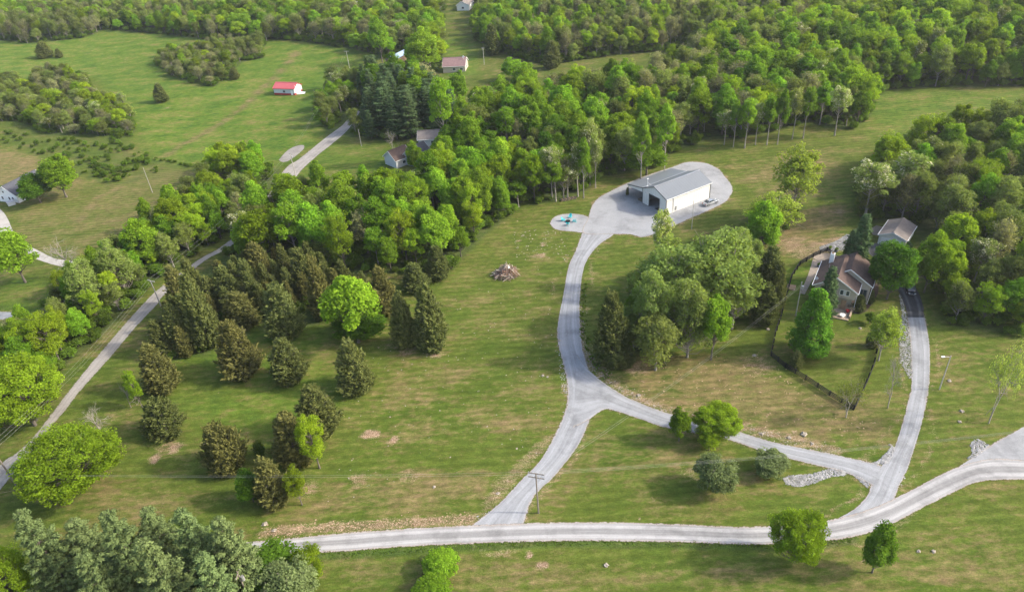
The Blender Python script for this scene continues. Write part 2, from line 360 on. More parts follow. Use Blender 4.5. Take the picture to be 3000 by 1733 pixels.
def cedar(name, h=10., w=5.2, plumes=330, per=34, leaf=.21, top=.62, base=.12, lean=0.):
    u = rng.uniform(0, 1, plumes*3); prof = lambda u: np.clip((1-u), 0, 1)**top*np.clip((u+base)/.28, 0, 1)**.6
    keep = rng.uniform(size=len(u)) < prof(u)+.08; u = u[keep][:plumes]; m = len(u)
    az = rng.uniform(0, 6.283, m); ph = rng.uniform(0, 6.28, 4)
    lump = 1+.13*np.sin(3*az+5*u+ph[0])+.11*np.sin(5*az-7*u+ph[1])+.08*np.sin(2*az+13*u+ph[2])
    r = w/2*prof(u)*lump*rng.uniform(.72, 1.0, m)
    rad = np.stack([np.cos(az), np.sin(az), np.zeros(m)], 1)
    base_ = rad*(r*.62)[:, None]; base_[:, 2] = u*h*.94+.1
    L_ = rng.uniform(.6, 1.15, m)*(.7+.5*r/(w/2))
    dirn = unit(rad*(.85-.45*u)[:, None]+np.array([0, 0, .75])+rng.normal(size=(m, 3))*.15)
    cn = np.repeat(np.arange(m), per); n = len(cn); s = rng.uniform(0, 1, n)
    side = spheredirs(n); side -= dirn[cn]*np.sum(side*dirn[cn], 1, keepdims=True)
    pos = base_[cn] + dirn[cn]*(s*L_[cn]*1.15)[:, None] + side*(.50*(1-s)**.7)[:, None]
    along = dirn[cn]+side*.55+rng.normal(size=(n, 3))*.2
    nrm = side+rng.normal(size=(n, 3))*.5+rad[cn]*.4
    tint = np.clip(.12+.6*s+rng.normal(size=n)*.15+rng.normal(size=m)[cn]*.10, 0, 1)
    crown = leaf_mesh(name+'_crown', pos, nrm, leaf*rng.uniform(.6, 1.2, n), .36, tint, along)
    segs = [(0, 0, 0, 0, 0, h*.5, .16, .09), (0, 0, h*.5, 0, 0, h*.9, .09, .02)]
    for i in range(14): a = rng.uniform(0, 6.28); z = rng.uniform(.05, .7)*h; rr = w*.3; segs.append((0, 0, z, rr*math.cos(a), rr*math.sin(a), z+.8, .05, .02))
    return crown, tubes_mesh(name+'_trunk', segs)
def pine(name, h=18., w=9.5, levels=15, leaf=.25, dens=1.0, start=.12):
    cs = []; segs = [(0, 0, 0, 0, 0, h*.6, .26, .15), (0, 0, h*.6, 0, 0, h*.98, .15, .02)]
    for i in range(levels):
        u = start+(1-start)*i/levels; z = u*h; r = w/2*(1-u)**.62*(.9+.25*math.sin(i*2.3)); k = 7 if u < .7 else 5
        for j in range(k):
            a = 6.283*(j+rng.uniform(-.3, .3))/k+i*1.1; rr = r*rng.uniform(.7, 1.12); rise = rng.uniform(.08, .38)*rr
            e = np.array([rr*math.cos(a), rr*math.sin(a), z+rise]); p = np.array([0, 0, z]); segs.append((*p, *e, .06, .015))
            for s in np.arange(.35, 1.02, .62/max(2, rr*1.5)):
                for q in range(2):
                    c = p+(e-p)*s; lat = rng.normal()*.16*rr*(1.2-s*.5); c = c+np.array([-math.sin(a)*lat, math.cos(a)*lat, rng.normal()*.12]); cs.append((*c, math.cos(a), math.sin(a), s))
    cs = np.array(cs); per = int(28*dens); cn = np.repeat(np.arange(len(cs)), per); n = len(cn)
    d = spheredirs(n); d[:, 2] = np.abs(d[:, 2])*.9-.15
    out = np.stack([cs[cn, 3], cs[cn, 4], np.full(n, .55)], 1)
    pos = cs[cn, :3]+d*rng.uniform(.1, .62, n)[:, None]*np.array([1, 1, .7])
    along = d+out*.8+rng.normal(size=(n, 3))*.3
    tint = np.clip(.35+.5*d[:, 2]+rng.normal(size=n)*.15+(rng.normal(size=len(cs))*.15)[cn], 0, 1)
    return leaf_mesh(name+'_crown', pos, d+rng.normal(size=(n, 3))*.4+np.array([0, 0, .5]), leaf*rng.uniform(.6, 1.2, n), .40, tint, along), tubes_mesh(name+'_trunk', segs)
def bare(name, h=9., spread=.55, depth=5, leafy=0, k=3):
    segs = []; tips = []
    def rec(p, d, ln, r, lv):
        q = p+d*ln; m = (p+q)/2+rng.normal(size=3)*ln*.06
        segs.append((*p, *m, r, r*.85)); segs.append((*m, *q, r*.85, r*.65)); tips.append(q)
        if lv == 0: return
        for _ in range(k if lv > 1 else k+1):
            nd = unit(d+rng.normal(size=3)*spread+np.array([0, 0, .12])); rec(q if rng.uniform() < .6 else m, nd, ln*rng.uniform(.6, .9), r*.58, lv-1)
    rec(np.zeros(3), unit(np.array([rng.normal()*.12, rng.normal()*.12, 1])), h*.27, h*.018, depth)
    tr = tubes_mesh(name+'_trunk', segs, 4)
    crown = None
    if leafy:
        T = np.array(tips); cn = rng.integers(0, len(T), leafy); pos = T[cn]+rng.normal(size=(leafy, 3))*h*.035; pos = pos[pos[:, 2] > h*.3]
        crown = leaf_mesh(name+'_crown', pos, rng.normal(size=(len(pos), 3))+np.array([0, 0, .6]), .13*rng.uniform(.6, 1.3, len(pos))*h/9, .6, rng.uniform(0, 1, len(pos)))
    return crown, tr
def addmat(m, mat):
    if m is not None and not m.materials: m.materials.append(mat)
    return m
PROTO = {}
def reg(kind, gen, mat, bark, h, w):
    cr, tr = gen; PROTO.setdefault(kind, []).append((addmat(cr, M[mat]) if cr else None, addmat(tr, M[bark]), h, w))
for i in range(3): reg('lush', broadleaf('lush', 14, 8, .16, 95, 180, 0.232, 1.25), 'lush', 'bark', 14, 8)
for i in range(2): reg('tall', broadleaf('tall', 15, 6.4, .30, 52, 172, 0.224, 1.1), 'lush', 'palebark', 15, 6.4)
reg('yellow', broadleaf('yellow', 14, 8, .14, 72, 180, 0.232, 1.2), 'yellow', 'bark', 14, 8)
reg('yellow', broadleaf('yellow_open', 14, 8, .14, 100, 135, 0.165, 1.15, lumps=.22), 'yellow', 'bark', 14, 8)
for i in range(3): reg('olive', broadleaf('olive', 13, 7.4, .12, 95, 78, 0.200, 1.1, fill=.4, limb=.9), 'olive', 'palebark', 13, 7.4)
for i in range(2): reg('grey', broadleaf('grey', 13, 6.6, .12, 95, 26, .22, 1.1, fill=.35, limb=.9), 'grey', 'palebark', 13, 6.6)
for i in range(2): reg('locust', broadleaf('locust', 15, 6.4, .30, 70, 72, 0.200, 1.0, fill=.35, blossom=.22, limb=.9), 'locust', 'palebark', 15, 6.4)
for i in range(2): reg('willow', broadleaf('willow', 14, 9, .06, 150, 80, .20, 1.0, fill=.4, lumps=.2), 'paleleaf', 'palebark', 14, 9)
reg('open', broadleaf('open', 14, 8, .08, 130, 62, .20, .95, fill=.3, limb=.9, lumps=.22), 'spring', 'palebark', 14, 8)
reg('bigyellow', broadleaf('bigyellow', 15, 12, .04, 240, 165, 0.160, 1.10, fill=.72, lumps=.14), 'vivid', 'bark', 15, 12)
reg('round', broadleaf('round', 13, 9, .14, 150, 142, 0.216, 1.15, fill=.75, lumps=.08), 'maple', 'bark', 13, 9)
reg('pear', broadleaf('pear', 13, 8.2, .08, 150, 135, 0.192, 1.05, fill=.6, cone=True, lumps=.05), 'pear', 'bark', 13, 8.2)
reg('darkbroad', broadleaf('darkbroad', 12, 7, .05, 110, 135, 0.208, 1.05, fill=.6, lumps=.15), 'dark', 'bark', 12, 7)
reg('silver', broadleaf('silver', 6, 6.4, .02, 90, 142, 0.160, .85, fill=.6, lumps=.12), 'silver', 'palebark', 6, 6.4)
reg('clipped', broadleaf('clipped', 6, 5.4, .02, 120, 120, 0.120, .7, fill=.75, lumps=.05), 'lush', 'bark', 6, 5.4)
for i in range(2): reg('shrub', broadleaf('shrub', 3.4, 4.2, .0, 26, 62, .20, .8, fill=.4, lumps=.2), 'undergrowth', 'bark', 3.4, 4.2)
reg('greyshrub', broadleaf('greyshrub', 4, 4.2, .0, 50, 26, .15, .7, fill=.3, lumps=.2), 'grey', 'palebark', 4, 4.2)
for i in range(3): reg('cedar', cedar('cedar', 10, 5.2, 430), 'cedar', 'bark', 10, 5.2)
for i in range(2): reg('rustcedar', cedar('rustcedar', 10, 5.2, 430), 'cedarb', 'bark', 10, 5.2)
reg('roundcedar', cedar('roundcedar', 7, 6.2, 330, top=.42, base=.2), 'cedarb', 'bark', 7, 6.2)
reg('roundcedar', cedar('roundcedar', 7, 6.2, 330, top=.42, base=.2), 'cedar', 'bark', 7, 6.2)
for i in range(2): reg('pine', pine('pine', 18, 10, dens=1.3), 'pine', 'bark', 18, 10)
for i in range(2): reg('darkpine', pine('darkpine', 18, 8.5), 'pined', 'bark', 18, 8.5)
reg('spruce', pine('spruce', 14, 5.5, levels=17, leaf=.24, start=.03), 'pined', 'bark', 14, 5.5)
for i in range(2): reg('bare', bare('bare', 9, .62, 5), 'grey', 'palebark', 9, 8)
reg('budding', bare('budding', 9, .55, 5, 2600), 'olive', 'palebark', 9, 8)
TFRAC = dict(open=.12, lush=.16, tall=.3, yellow=.14, olive=.12, grey=.12, locust=.3, willow=.12, bigyellow=.04, round=.14, pear=.08, darkbroad=.05, silver=.02, clipped=.02, shrub=0, greyshrub=0, pine=.1, darkpine=.1, spruce=.03, bare=.25, budding=.25)
TREENAME = dict(cedar='cedar_tree', rustcedar='cedar_tree', roundcedar='cedar_tree', pine='pine_tree', darkpine='pine_tree', spruce='spruce_tree', bare='bare_tree', budding='budding_tree', shrub='shrub', greyshrub='shrub', clipped='shrub', silver='shrub')
OUT = {}     # first object built of every prototype (for the far wood's instances)
def tree(kind, x, y, h, w, label, group=None, var=None, cat=None, name=None, rz=None):
    ps = PROTO[kind]; vi = random.randrange(len(ps)) if var is None else var % len(ps); cr, tr, H0, W0 = ps[vi]
    nm = name or TREENAME.get(kind, 'broadleaf_tree')
    o = empty(nm, (x, y, float(hh(x, y))-.05), random.uniform(0, 6.28) if rz is None else rz, (w/W0, w/W0, h/H0))
    tag(o, label, cat or ('shrub' if nm == 'shrub' else 'tree'), group)
    c = obj('crown', cr, None, o) if cr else None
    t = obj('trunk', tr, None, o)
    OUT.setdefault((kind, vi), (c, t))
    return o
def fit(x0, y0, x1, y1, t):
    """position, height and width of a crown whose silhouette fills the photo box"""
    xm, ym = (x0+x1)/2, (y0+y1)/2; p = G(xm, y1-(y1-y0)*.25); h = 8.
    for _ in range(6):
        _, _, dz = P((p[0], p[1], p[2]+h/2)); ppm = FP/dz; w = (x1-x0)/ppm; Ee = (y1-y0)/ppm
        dv = np.array([p[0], p[1], p[2]+h/2])-CAM; sp = abs(dv[2])/np.linalg.norm(dv); cp = math.sqrt(1-sp*sp)
        Hc = math.sqrt(max((Ee*.97)**2-(w*sp)**2, (.6*w*cp)**2))/cp; Hc = min(Hc, w*3.2); h = Hc/(1-t); p = G(xm, ym, h-Hc/2)
        p[2] = hh(p[0], p[1])
    return p, h, w
def boxtree(kind, box, label, group=None, var=None, cat=None, name=None):
    b = [v*K for v in box]; p, h, w = fit(*b, TFRAC.get(kind, 0)); return tree(kind, p[0], p[1], h, w*1.04, label, group, var, cat, name)

# ------------------------------------------------------------------ photo outlines (2520-wide coordinates) of the zones
def wpoly(pts, k=K): return np.array([G(x*k, y*k)[:2] for x, y in pts])
def inpoly(px, py, poly):
    px = np.asarray(px); py = np.asarray(py); ins = np.zeros(px.shape, bool); n = len(poly)
    for i in range(n):
        x0, y0 = poly[i]; x1, y1 = poly[(i+1) % n]
        if y0 == y1: continue
        c = ((y0 > py) != (y1 > py)) & (px < (x1-x0)*(py-y0)/(y1-y0)+x0); ins ^= c
    return ins
def segdist(px, py, pts, closed=False):
    d = np.full(np.shape(px), 1e9); n = len(pts)
    for i in range(n if closed else n-1):
        a = np.array(pts[i]); b = np.array(pts[(i+1) % n]); ab = b-a; l2 = max(ab@ab, 1e-9)
        t = np.clip(((px-a[0])*ab[0]+(py-a[1])*ab[1])/l2, 0, 1); d = np.minimum(d, np.hypot(px-a[0]-t*ab[0], py-a[1]-t*ab[1]))
    return d
WOODS = {
 'belt': [(545,612),(620,548),(690,515),(760,512),(860,520),(960,508),(1050,478),(1100,420),(1125,345),(1160,292),(1230,268),(1400,246),(1540,232),(1640,192),(1700,135),(1760,60),(1900,-20),(2650,-60),(2650,212),(2300,215),(2180,222),(2150,250),(2140,290),(2100,318),(2035,318),(1990,300),(1900,325),(1830,340),(1740,345),(1660,375),(1610,415),(1550,425),(1490,432),(1440,470),(1400,492),(1290,505),(1262,525),(1190,585),(1150,625),(1115,665),(1000,675),(900,670),(820,665),(740,662),(640,668),(575,640)],
 'north': [(1165,95),(1175,60),(1150,-60),(1900,-60),(1760,60),(1700,110),(1640,130),(1540,132),(1420,150),(1340,160),(1260,140),(1200,120)],
 'hamlet': [(640,135),(660,96),(740,102),(900,128),(960,150),(1000,178),(1085,178),(1092,70),(1100,-50),(560,-70),(540,60),(600,110)],
 'northwest': [(-60,96),(80,108),(150,100),(215,92),(262,72),(400,85),(530,100),(600,90),(560,-80),(-300,-80)],
 'thicket': [(385,160),(420,185),(470,205),(530,214),(565,185),(600,150),(650,145),(640,115),(560,105),(480,125),(400,135)],
 'west': [(-60,200),(60,210),(110,190),(215,190),(235,240),(320,275),(335,325),(290,345),(230,330),(120,335),(60,300),(-60,300)],
 'roadgrove': [(800,335),(870,340),(905,330),(880,270),(905,210),(860,205),(815,220),(790,290)],
 'pines': [(900,345),(1040,348),(1120,335),(1130,285),(1060,245),(1000,220),(905,215),(880,260)],
 'grove': [(515,455),(600,475),(690,462),(700,440),(690,415),(600,405),(520,415)],
 'hedgerow': [(-40,1090),(40,1010),(130,925),(215,860),(300,782),(380,695),(460,640),(545,590),(620,548),(700,492),(690,470),(600,478),(510,450),(420,520),(380,560),(330,610),(260,670),(175,710),(85,790),(0,850),(-60,900)],
 'cedars': [(395,880),(425,800),(470,755),(530,722),(590,682),(650,655),(760,660),(850,695),(930,720),(900,780),(800,760),(700,790),(620,790),(560,800),(520,860),(450,880)],
 'rightwood': [(2180,400),(2300,350),(2400,330),(2620,310),(2620,850),(2440,815),(2340,800),(2310,740),(2290,690),(2262,620),(2245,560),(2200,540),(2130,560),(2105,520),(2110,470)],
 'middle': [(1550,760),(1590,670),(1700,650),(1790,640),(1850,650),(1880,700),(1850,750),(1800,800),(1770,840),(1660,850),(1600,870),(1530,880),(1500,850),(1540,780)],
 'hilltop': [(1850,600),(1900,600),(1935,560),(1960,520),(1920,500),(1870,530)],
}
WP = {k: wpoly(v) for k, v in WOODS.items()}

# ------------------------------------------------------------------ roads (pairs of edge points in photo pixels)
def zb(x, y): return (1000+x/2.51, 1153+y/2.51)
def catmull(pts, n=8):
    pts = [np.array(p) for p in pts]; pts = [2*pts[0]-pts[1]]+pts+[2*pts[-1]-pts[-2]]; out = []
    for i in range(1, len(pts)-2):
        for k in range(n):
            t = k/n; a, b, c, d = pts[i-1:i+3]
            out.append(.5*((2*b)+(-a+c)*t+(2*a-5*b+4*c-d)*t*t+(-a+3*b-3*c+d)*t**3))
    out.append(pts[-2]); return np.array(out)
def sheet_mesh(name, V, faces, attrs):
    m = bpy.data.meshes.new(name); m.from_pydata(V.tolist(), [], faces); m.shade_smooth()
    for k, v in attrs.items(): a = m.attributes.new(k, 'FLOAT', 'POINT'); a.data.foreach_set('value', np.asarray(v, np.float32))
    return m
def road(name, A, B, mat, z, grow=.45, cross=14, label=None):
    A = catmull([G(*p)[:2] for p in A], 10); B = catmull([G(*p)[:2] for p in B], 10); n = len(A)
    d = B-A; wd = np.linalg.norm(d, axis=1, keepdims=True); d = d/wd; A = A-d*grow; B = B+d*grow; wd = wd[:, 0]+2*grow
    us = np.linspace(0, 1, cross+1); V = []; U = []; E_ = []; Vv = []; ln = np.concatenate([[0], np.cumsum(np.linalg.norm(np.diff((A+B)/2, axis=0), axis=1))])
    for i in range(n):
        for u in us:
            p = A[i]*(1-u)+B[i]*u; V.append((p[0], p[1], float(hh(p[0], p[1]))+z)); U.append(2*u-1); E_.append(min(u, 1-u)*wd[i]/1.1); Vv.append(ln[i])
    c = cross+1; f = [(i*c+j, i*c+j+1, (i+1)*c+j+1, (i+1)*c+j) for i in range(n-1) for j in range(cross)]
    o = obj(name, sheet_mesh(name, np.array(V), f, dict(u=U, e=np.clip(E_, 0, 1), v=Vv)), M[mat]); tag(o, kind='structure')
    return (A+B)/2, wd/2-grow
def pad(name, pts, mat, z, grow=.4, rings=14, k=1.0, smooth=6, par=None, kind='structure'):
    w = [G(x*k, y*k)[:2] for x, y in pts]; w = catmull(w+[w[0]], smooth)[:-1]; c = w.mean(0); d = w-c; rl = np.linalg.norm(d, axis=1, keepdims=True); w = w+d/rl*grow
    V = [(c[0], c[1], float(hh(*c))+z)]; E_ = [1.]; n = len(w)
    for r in range(1, rings+1):
        s = (r/rings)**.7
        for p in w:
            q = c+(p-c)*s; V.append((q[0], q[1], float(hh(*q))+z)); E_.append(min(1, np.linalg.norm(p-c)*(1-s)/1.1))
    f = [(0, 1+i, 1+(i+1) % n) for i in range(n)]
    for r in range(1, rings):
        a = 1+(r-1)*n; b = 1+r*n; f += [(a+i, b+i, b+(i+1) % n, a+(i+1) % n) for i in range(n)]
    o = obj(name, sheet_mesh(name, np.array(V), f, dict(u=np.zeros(len(V)), e=E_, v=np.zeros(len(V)))), M[mat], par)
    if kind: tag(o, kind=kind)
    return w
RL = []
RL.append(road('gravel_road', [(640,1598),(760,1590),(1000,1567),(1200,1553),(1400,1543),(1600,1536),(1800,1535),(2000,1541),(2200,1548),(2400,1533),(2520,1505),(2610,1470),(2700,1424),(2800,1375),(2900,1348),(3010,1352),(3150,1350)],
   [(640,1630),(760,1617),(1000,1609),(1200,1594),(1400,1586),(1600,1579),(1800,1579),(2000,1582),(2200,1589),(2400,1580),(2520,1562),(2610,1530),(2700,1484),(2800,1434),(2876,1406),(3010,1400),(3150,1410)], 'road_main', .085))
RL.append(road('driveway', [(1372,1556),(1400,1530),(1470,1472),(1530,1408),(1590,1344),(1637,1261),(1661,1205),(1669,1150),(1663,1100),(1653,1058),(1639,998),(1637,947),(1653,859),(1669,779),(1693,727),(1711,680),(1725,644)],
   [(1530,1556),(1530,1530),(1558,1456),(1621,1392),(1685,1312),(1713,1253),(1729,1205),(1735,1150),(1722,1095),(1710,1050),(1699,1002),(1695,899),(1705,803),(1722,755),(1755,715),(1790,690),(1830,655)], 'road_drive', .060))
RL.append(road('driveway_link', [(1690,1040),(1712,1072),(1757,1114),(1809,1150),(1853,1173),(1964,1215),(2143,1261),(2279,1300),(2398,1324),(2518,1350),(2580,1366)],
   [(1680,1250),(1722,1228),(1765,1199),(1797,1199),(1876,1225),(1956,1251),(2112,1280),(2239,1320),(2359,1352),(2480,1382),(2560,1420)], 'road_drive', .072, grow=.35))
RL.append(road('house_driveway', [(2400,1545),(2500,1495),(2548,1448),(2560,1408),(2588,1360),(2622,1312),(2653,1221),(2671,1153),(2673,1138),(2673,1058),(2669,978),(2661,925)],
   [(2600,1500),(2612,1476),(2625,1432),(2653,1376),(2677,1308),(2693,1257),(2706,1200),(2713,1153),(2720,1110),(2721,1018),(2712,965),(2704,925)], 'road_drive', .048))
RL.append(road('asphalt_driveway', [(2661,930),(2655,900),(2641,867),(2620,830),(2590,790),(2560,750),(2545,722)], [(2705,930),(2702,900),(2693,870),(2677,835),(2655,795),(2630,750),(2612,722)], 'asphalt', .110, grow=.3))
RL.append(road('county_road', [(-160,1540),(0,1362),(44,1330),(100,1277),(159,1201),(195,1153),(279,1050),(382,931),(442,867),(474,839),(578,763),(653,719),(740,640),(831,500),(876,466),(956,402),(1005,365),(1040,320)],
   [(-60,1540),(0,1436),(60,1366),(139,1262),(190,1205),(229,1153),(331,1038),(398,958),(462,890),(484,862),(602,763),(668,727),(790,640),(873,512),(928,458),(968,426),(1020,380),(1055,328)], 'road_county', .050, grow=.05))
RL.append(road('farm_lane', [(-60,560),(0,612),(22,640),(45,690),(75,715),(110,733),(160,757),(210,765),(250,775)], [(-80,640),(-10,680),(15,712),(55,735),(85,750),(125,765),(165,777),(205,783),(250,793)], 'concrete', .050, grow=.25))
RL.append(road('side_lane', [(-40,908),(0,913),(60,917),(106,922),(200,935)], [(-40,930),(0,935),(60,938),(96,941),(190,955)], 'road_drive', .048, grow=.25))
RL.append(road('far_lane', [(1025,10),(1040,35),(1058,52)], [(1033,8),(1050,33),(1068,50)], 'concrete', .05, grow=.3))
PADS = []
PADS.append(pad('gravel_yard', [(1725,640),(1738,603),(1757,580),(1800,557),(1849,534),(1915,509),(1973,490),(2006,478),(2036,476),(2072,481),(2105,498),(2121,518),(2138,539),(2143,559),(2136,575),(2121,592),(2080,613),(2047,628),(2022,638),(1980,658),(1930,680),(1884,694),(1849,686),(1797,685),(1711,682)], 'pad', .098))
PADS.append(pad('fire_pit_gravel', [(1612,654),(1620,640),(1640,630),(1677,627),(1717,634),(1740,655),(1716,680),(1675,678),(1637,674),(1620,666)], 'pad', .086, grow=.2))
PADS.append(pad('gravel_turnout', [(2760,1400),(2850,1342),(2930,1292),(3010,1245),(3090,1200),(3120,1300),(3090,1400),(3000,1398),(2900,1392),(2830,1410)], 'pad', .036))
PADS.append(pad('roadside_apron', [(818,468),(845,440),(870,428),(889,427),(885,440),(850,468),(830,474)], 'road_county', .036))

# ------------------------------------------------------------------ ground sheet, fine near the camera, to the horizon
def make_ground():
    oy = -70.; nr = 430; na = 320; rr = np.concatenate([np.geomspace(60, 1000, nr), np.geomspace(1100, 5000, 12)]); aa = np.linspace(R(-80), R(80), na)
    RR, AA = np.meshgrid(rr, aa, indexing='ij'); X = (RR*np.sin(AA)).ravel(); Y = (oy+RR*np.cos(AA)).ravel(); Z = hh(X, Y)
    n1 = len(rr); i = np.arange(n1-1)[:, None]*na; j = np.arange(na-1)[None]; q = (i+j).ravel(); Fc = np.stack([q, q+1, q+na+1, q+na], 1)
    me = bpy.data.meshes.new('ground'); me.vertices.add(len(X)); me.vertices.foreach_set('co', np.stack([X, Y, Z], 1).ravel().astype(np.float32))
    me.loops.add(Fc.size); me.loops.foreach_set('vertex_index', Fc.ravel().astype(np.int32)); me.polygons.add(len(Fc)); me.polygons.foreach_set('loop_start', (np.arange(len(Fc))*4).astype(np.int32))
    me.update(calc_edges=True); me.shade_smooth()
    dry = np.full(len(X), .35); lush = np.zeros(len(X)); dirt = np.zeros(len(X)); flo = np.zeros(len(X)); weed = np.zeros(len(X)); mow = np.zeros(len(X))
    def soft(poly, edge): d = segdist(X, Y, poly, True); ins = inpoly(X, Y, poly); return np.clip(.5+np.where(ins, d, -d)/edge, 0, 1)
    def blob(x, y, r, k=K): c = G(x*k, y*k); return np.clip(1.3-np.hypot(X-c[0], Y-c[1])/r, 0, 1)
    hay = wpoly([(-200,100),(250,70),(650,100),(950,120),(960,150),(900,200),(810,300),(800,340),(700,400),(500,415),(385,395),(340,330),(230,190),(-200,240)])
    lush = np.maximum(lush, soft(hay, 8)*.9)
    lush = np.maximum(lush, soft(wpoly([(1090,90),(1170,110),(1180,180),(1100,200)]), 5)*.9)
    lush = np.maximum(lush, soft(wpoly([(780,350),(960,365),(1000,380),(930,420),(720,440)]), 5)*.6)
    lush = np.maximum(lush, soft(wpoly([(2140,230),(2300,225),(2520,220),(2520,300),(2300,320),(2170,380),(2140,320)]), 6)*.55)
    lush = np.maximum(lush, soft(wpoly([(440,880),(560,940),(800,950),(830,880),(770,790),(600,800)]), 8)*.75)
    lush = np.maximum(lush, soft(wpoly([(430,980),(600,960),(800,930),(810,1000),(650,1090),(480,1030)]), 8)*.7)
    lush = np.maximum(lush, soft(wpoly([(1900,700),(1960,640),(2020,640),(2000,700),(1960,750)]), 3)*.8)
    lush = np.maximum(lush, soft(wpoly([(0,680),(160,690),(160,780),(0,900)]), 5)*.5)
    strip = np.array([F(x, y)[:2] for x, y in ((730,130),(700,165),(650,215),(600,262),(550,300),(500,330),(450,355),(405,385))]); ds = segdist(X, Y, strip)
    dry = np.maximum(dry, np.clip(1.25-ds/2.4, 0, 1)*.72); lush *= 1-np.clip(1.2-ds/2.6, 0, 1)*.85
    st2 = np.array([F(x, y)[:2] for x, y in ((700,120),(640,200),(560,270),(420,350),(380,385))]); lush = np.maximum(lush, np.clip(1.6-segdist(X, Y, st2)/5, 0, 1)*.0)
    lawnW = soft(wpoly([(180,420),(270,460),(380,400),(500,420),(420,520),(300,620),(60,640),(20,560),(60,500)]), 5); dry = np.maximum(dry, lawnW*.47); mow = np.maximum(mow, lawnW)
    lw2 = soft(wpoly([(-60,360),(100,380),(110,430),(-60,470)]), 5); dry = np.maximum(dry, lw2*.75); mow = np.maximum(mow, lw2*.5)
    dl = segdist(X, Y, [F(x, y)[:2] for x, y in ((190,550),(235,490),(290,462))]); dry = np.maximum(dry, np.clip(1.4-dl/1.0, 0, 1)*.9)
    for poly, a in (([(700,1180),(1000,1130),(1250,1130),(1230,1250),(1100,1285),(650,1300),(740,1230)], .56), ([(1430,860),(1700,860),(1900,860),(1960,1000),(2180,1110),(1900,1090),(1560,1000)], .66),
                    ([(1850,560),(2080,470),(2110,540),(2080,610),(1920,650)], .68), ([(1440,1010),(1640,1080),(1900,1130),(1700,1190),(1380,1200)], .50), ([(800,1340),(2000,1350),(2500,1250),(2600,1500),(800,1500)], .50),
                    ([(1830,900),(2150,950),(2250,1000),(2180,1110),(1900,1050)], .60), ([(2290,820),(2520,850),(2520,1060),(2250,1180)], .42), ([(920,870),(1380,900),(1370,1080),(900,1150)], .46), ([(1760,400),(2100,330),(2100,460),(1900,560)], .50),
                    ([(240,1180),(700,1200),(600,1290),(100,1300)], .52), ([(340,1060),(460,1060),(470,1150),(360,1150)], .62), ([(1190,130),(1530,140),(1400,200),(1200,200)], .42), ([(2290,1180),(2520,1180),(2520,1250),(2350,1330)], .45)):
        dry = np.maximum(dry, soft(wpoly(poly), 9)*a)
    for x, y, r, a in ((905,1068,1.7,1), (925,1068,1.3,1), (970,1082,1.4,1), (380,1130,1.6,.9), (1310,630,1.6,.9), (1340,600,1.5,.9), (1275,590,1.2,.8), (1335,628,1.3,.9), (1140,975,1.,.5), (985,1430,1.,.6), (1335,1390,1.1,1), (1300,1365,1.0,.9), (410,265,1.6,.8), (525,270,1.4,.8), (580,283,1.3,.8), (430,1100,2.,.85), (395,1100,1.5,.7), (2060,520,3,.55), (1950,600,7,.62), (1990,620,5,.6), (1870,900,6,.45), (1560,905,4,.6), (1490,890,3,.55), (1000,860,4,.55), (1070,870,3,.6), (960,850,4,.45), (1230,1190,3,.5),(1700,1165,3,.5),(1010,1170,3,.5),(880,1180,3,.55),(760,1200,3,.6)):
        dirt = np.maximum(dirt, blob(x, y, r)*a)
    # dirt margins of the gravel lanes
    for i, (c, hw) in enumerate(RL):
        if i in (4, 6, 8): continue
        d = segdist(X, Y, c[::3]); w = np.interp(np.clip(Y, c[:, 1].min(), c[:, 1].max()), *(lambda o: (c[o, 1], hw[o]))(np.argsort(c[:, 1])))
        w = np.clip(w, 1.2, 4.5 if i != 2 else 2.6)
        dirt = np.maximum(dirt, np.clip(1.1-np.abs(d-w)/1.5, 0, 1)*(.28 if i in (0, 5) else .50))
    bank = [F(x, y)[:2] for x, y in ((1425,800),(1432,850),(1450,890),(1490,925),(1545,965),(1620,1000),(1760,1035),(1850,1055),(1960,1080),(2060,1108))]; dirt = np.maximum(dirt, np.clip(1.25-segdist(X, Y, bank)/1.9, 0, 1)*.65)
    bank2 = [F(x, y)[:2] for x, y in ((650,1310),(760,1300),(900,1293),(1050,1282),(1170,1277))]; dirt = np.maximum(dirt, np.clip(1.25-segdist(X, Y, bank2)/2.0, 0, 1)*.62)
    bank3 = [F(x, y)[:2] for x, y in ((1200,1240),(1240,1190),(1290,1140),(1340,1090))]; dirt = np.maximum(dirt, np.clip(1.25-segdist(X, Y, bank3)/2.2, 0, 1)*.55)
    yd = segdist(X, Y, PADS[0], True); dirt = np.maximum(dirt, np.clip(1.1-yd/1.5, 0, 1)*.62)
    dirt = np.maximum(dirt, soft(wpoly([(1930,610),(2010,590),(2090,570),(2080,620),(1960,650)]), 3)*.6)
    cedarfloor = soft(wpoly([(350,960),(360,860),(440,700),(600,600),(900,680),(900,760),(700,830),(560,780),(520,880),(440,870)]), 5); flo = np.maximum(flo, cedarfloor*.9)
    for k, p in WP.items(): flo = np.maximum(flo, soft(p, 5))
    under = wpoly([(320,300),(340,400),(500,415),(380,450),(200,420),(100,390),(0,360),(0,300)]); us = soft(under, 6); weed = np.maximum(weed, us*.62)
    ditch = [F(x, y)[:2] for x, y in ((540,1361),(700,1368),(900,1362),(1100,1349),(1250,1340),(1400,1336),(1600,1338),(1800,1341),(1900,1345),(2010,1340),(2100,1325))]; weed = np.maximum(weed, np.clip(1.35-segdist(X, Y, ditch)/1.2, 0, 1))
    fl = [F(x, y)[:2] for x, y in ((385,395),(440,405),(500,418),(540,425))]; weed = np.maximum(weed, np.clip(1.3-segdist(X, Y, fl)/1.8, 0, 1)*.9)
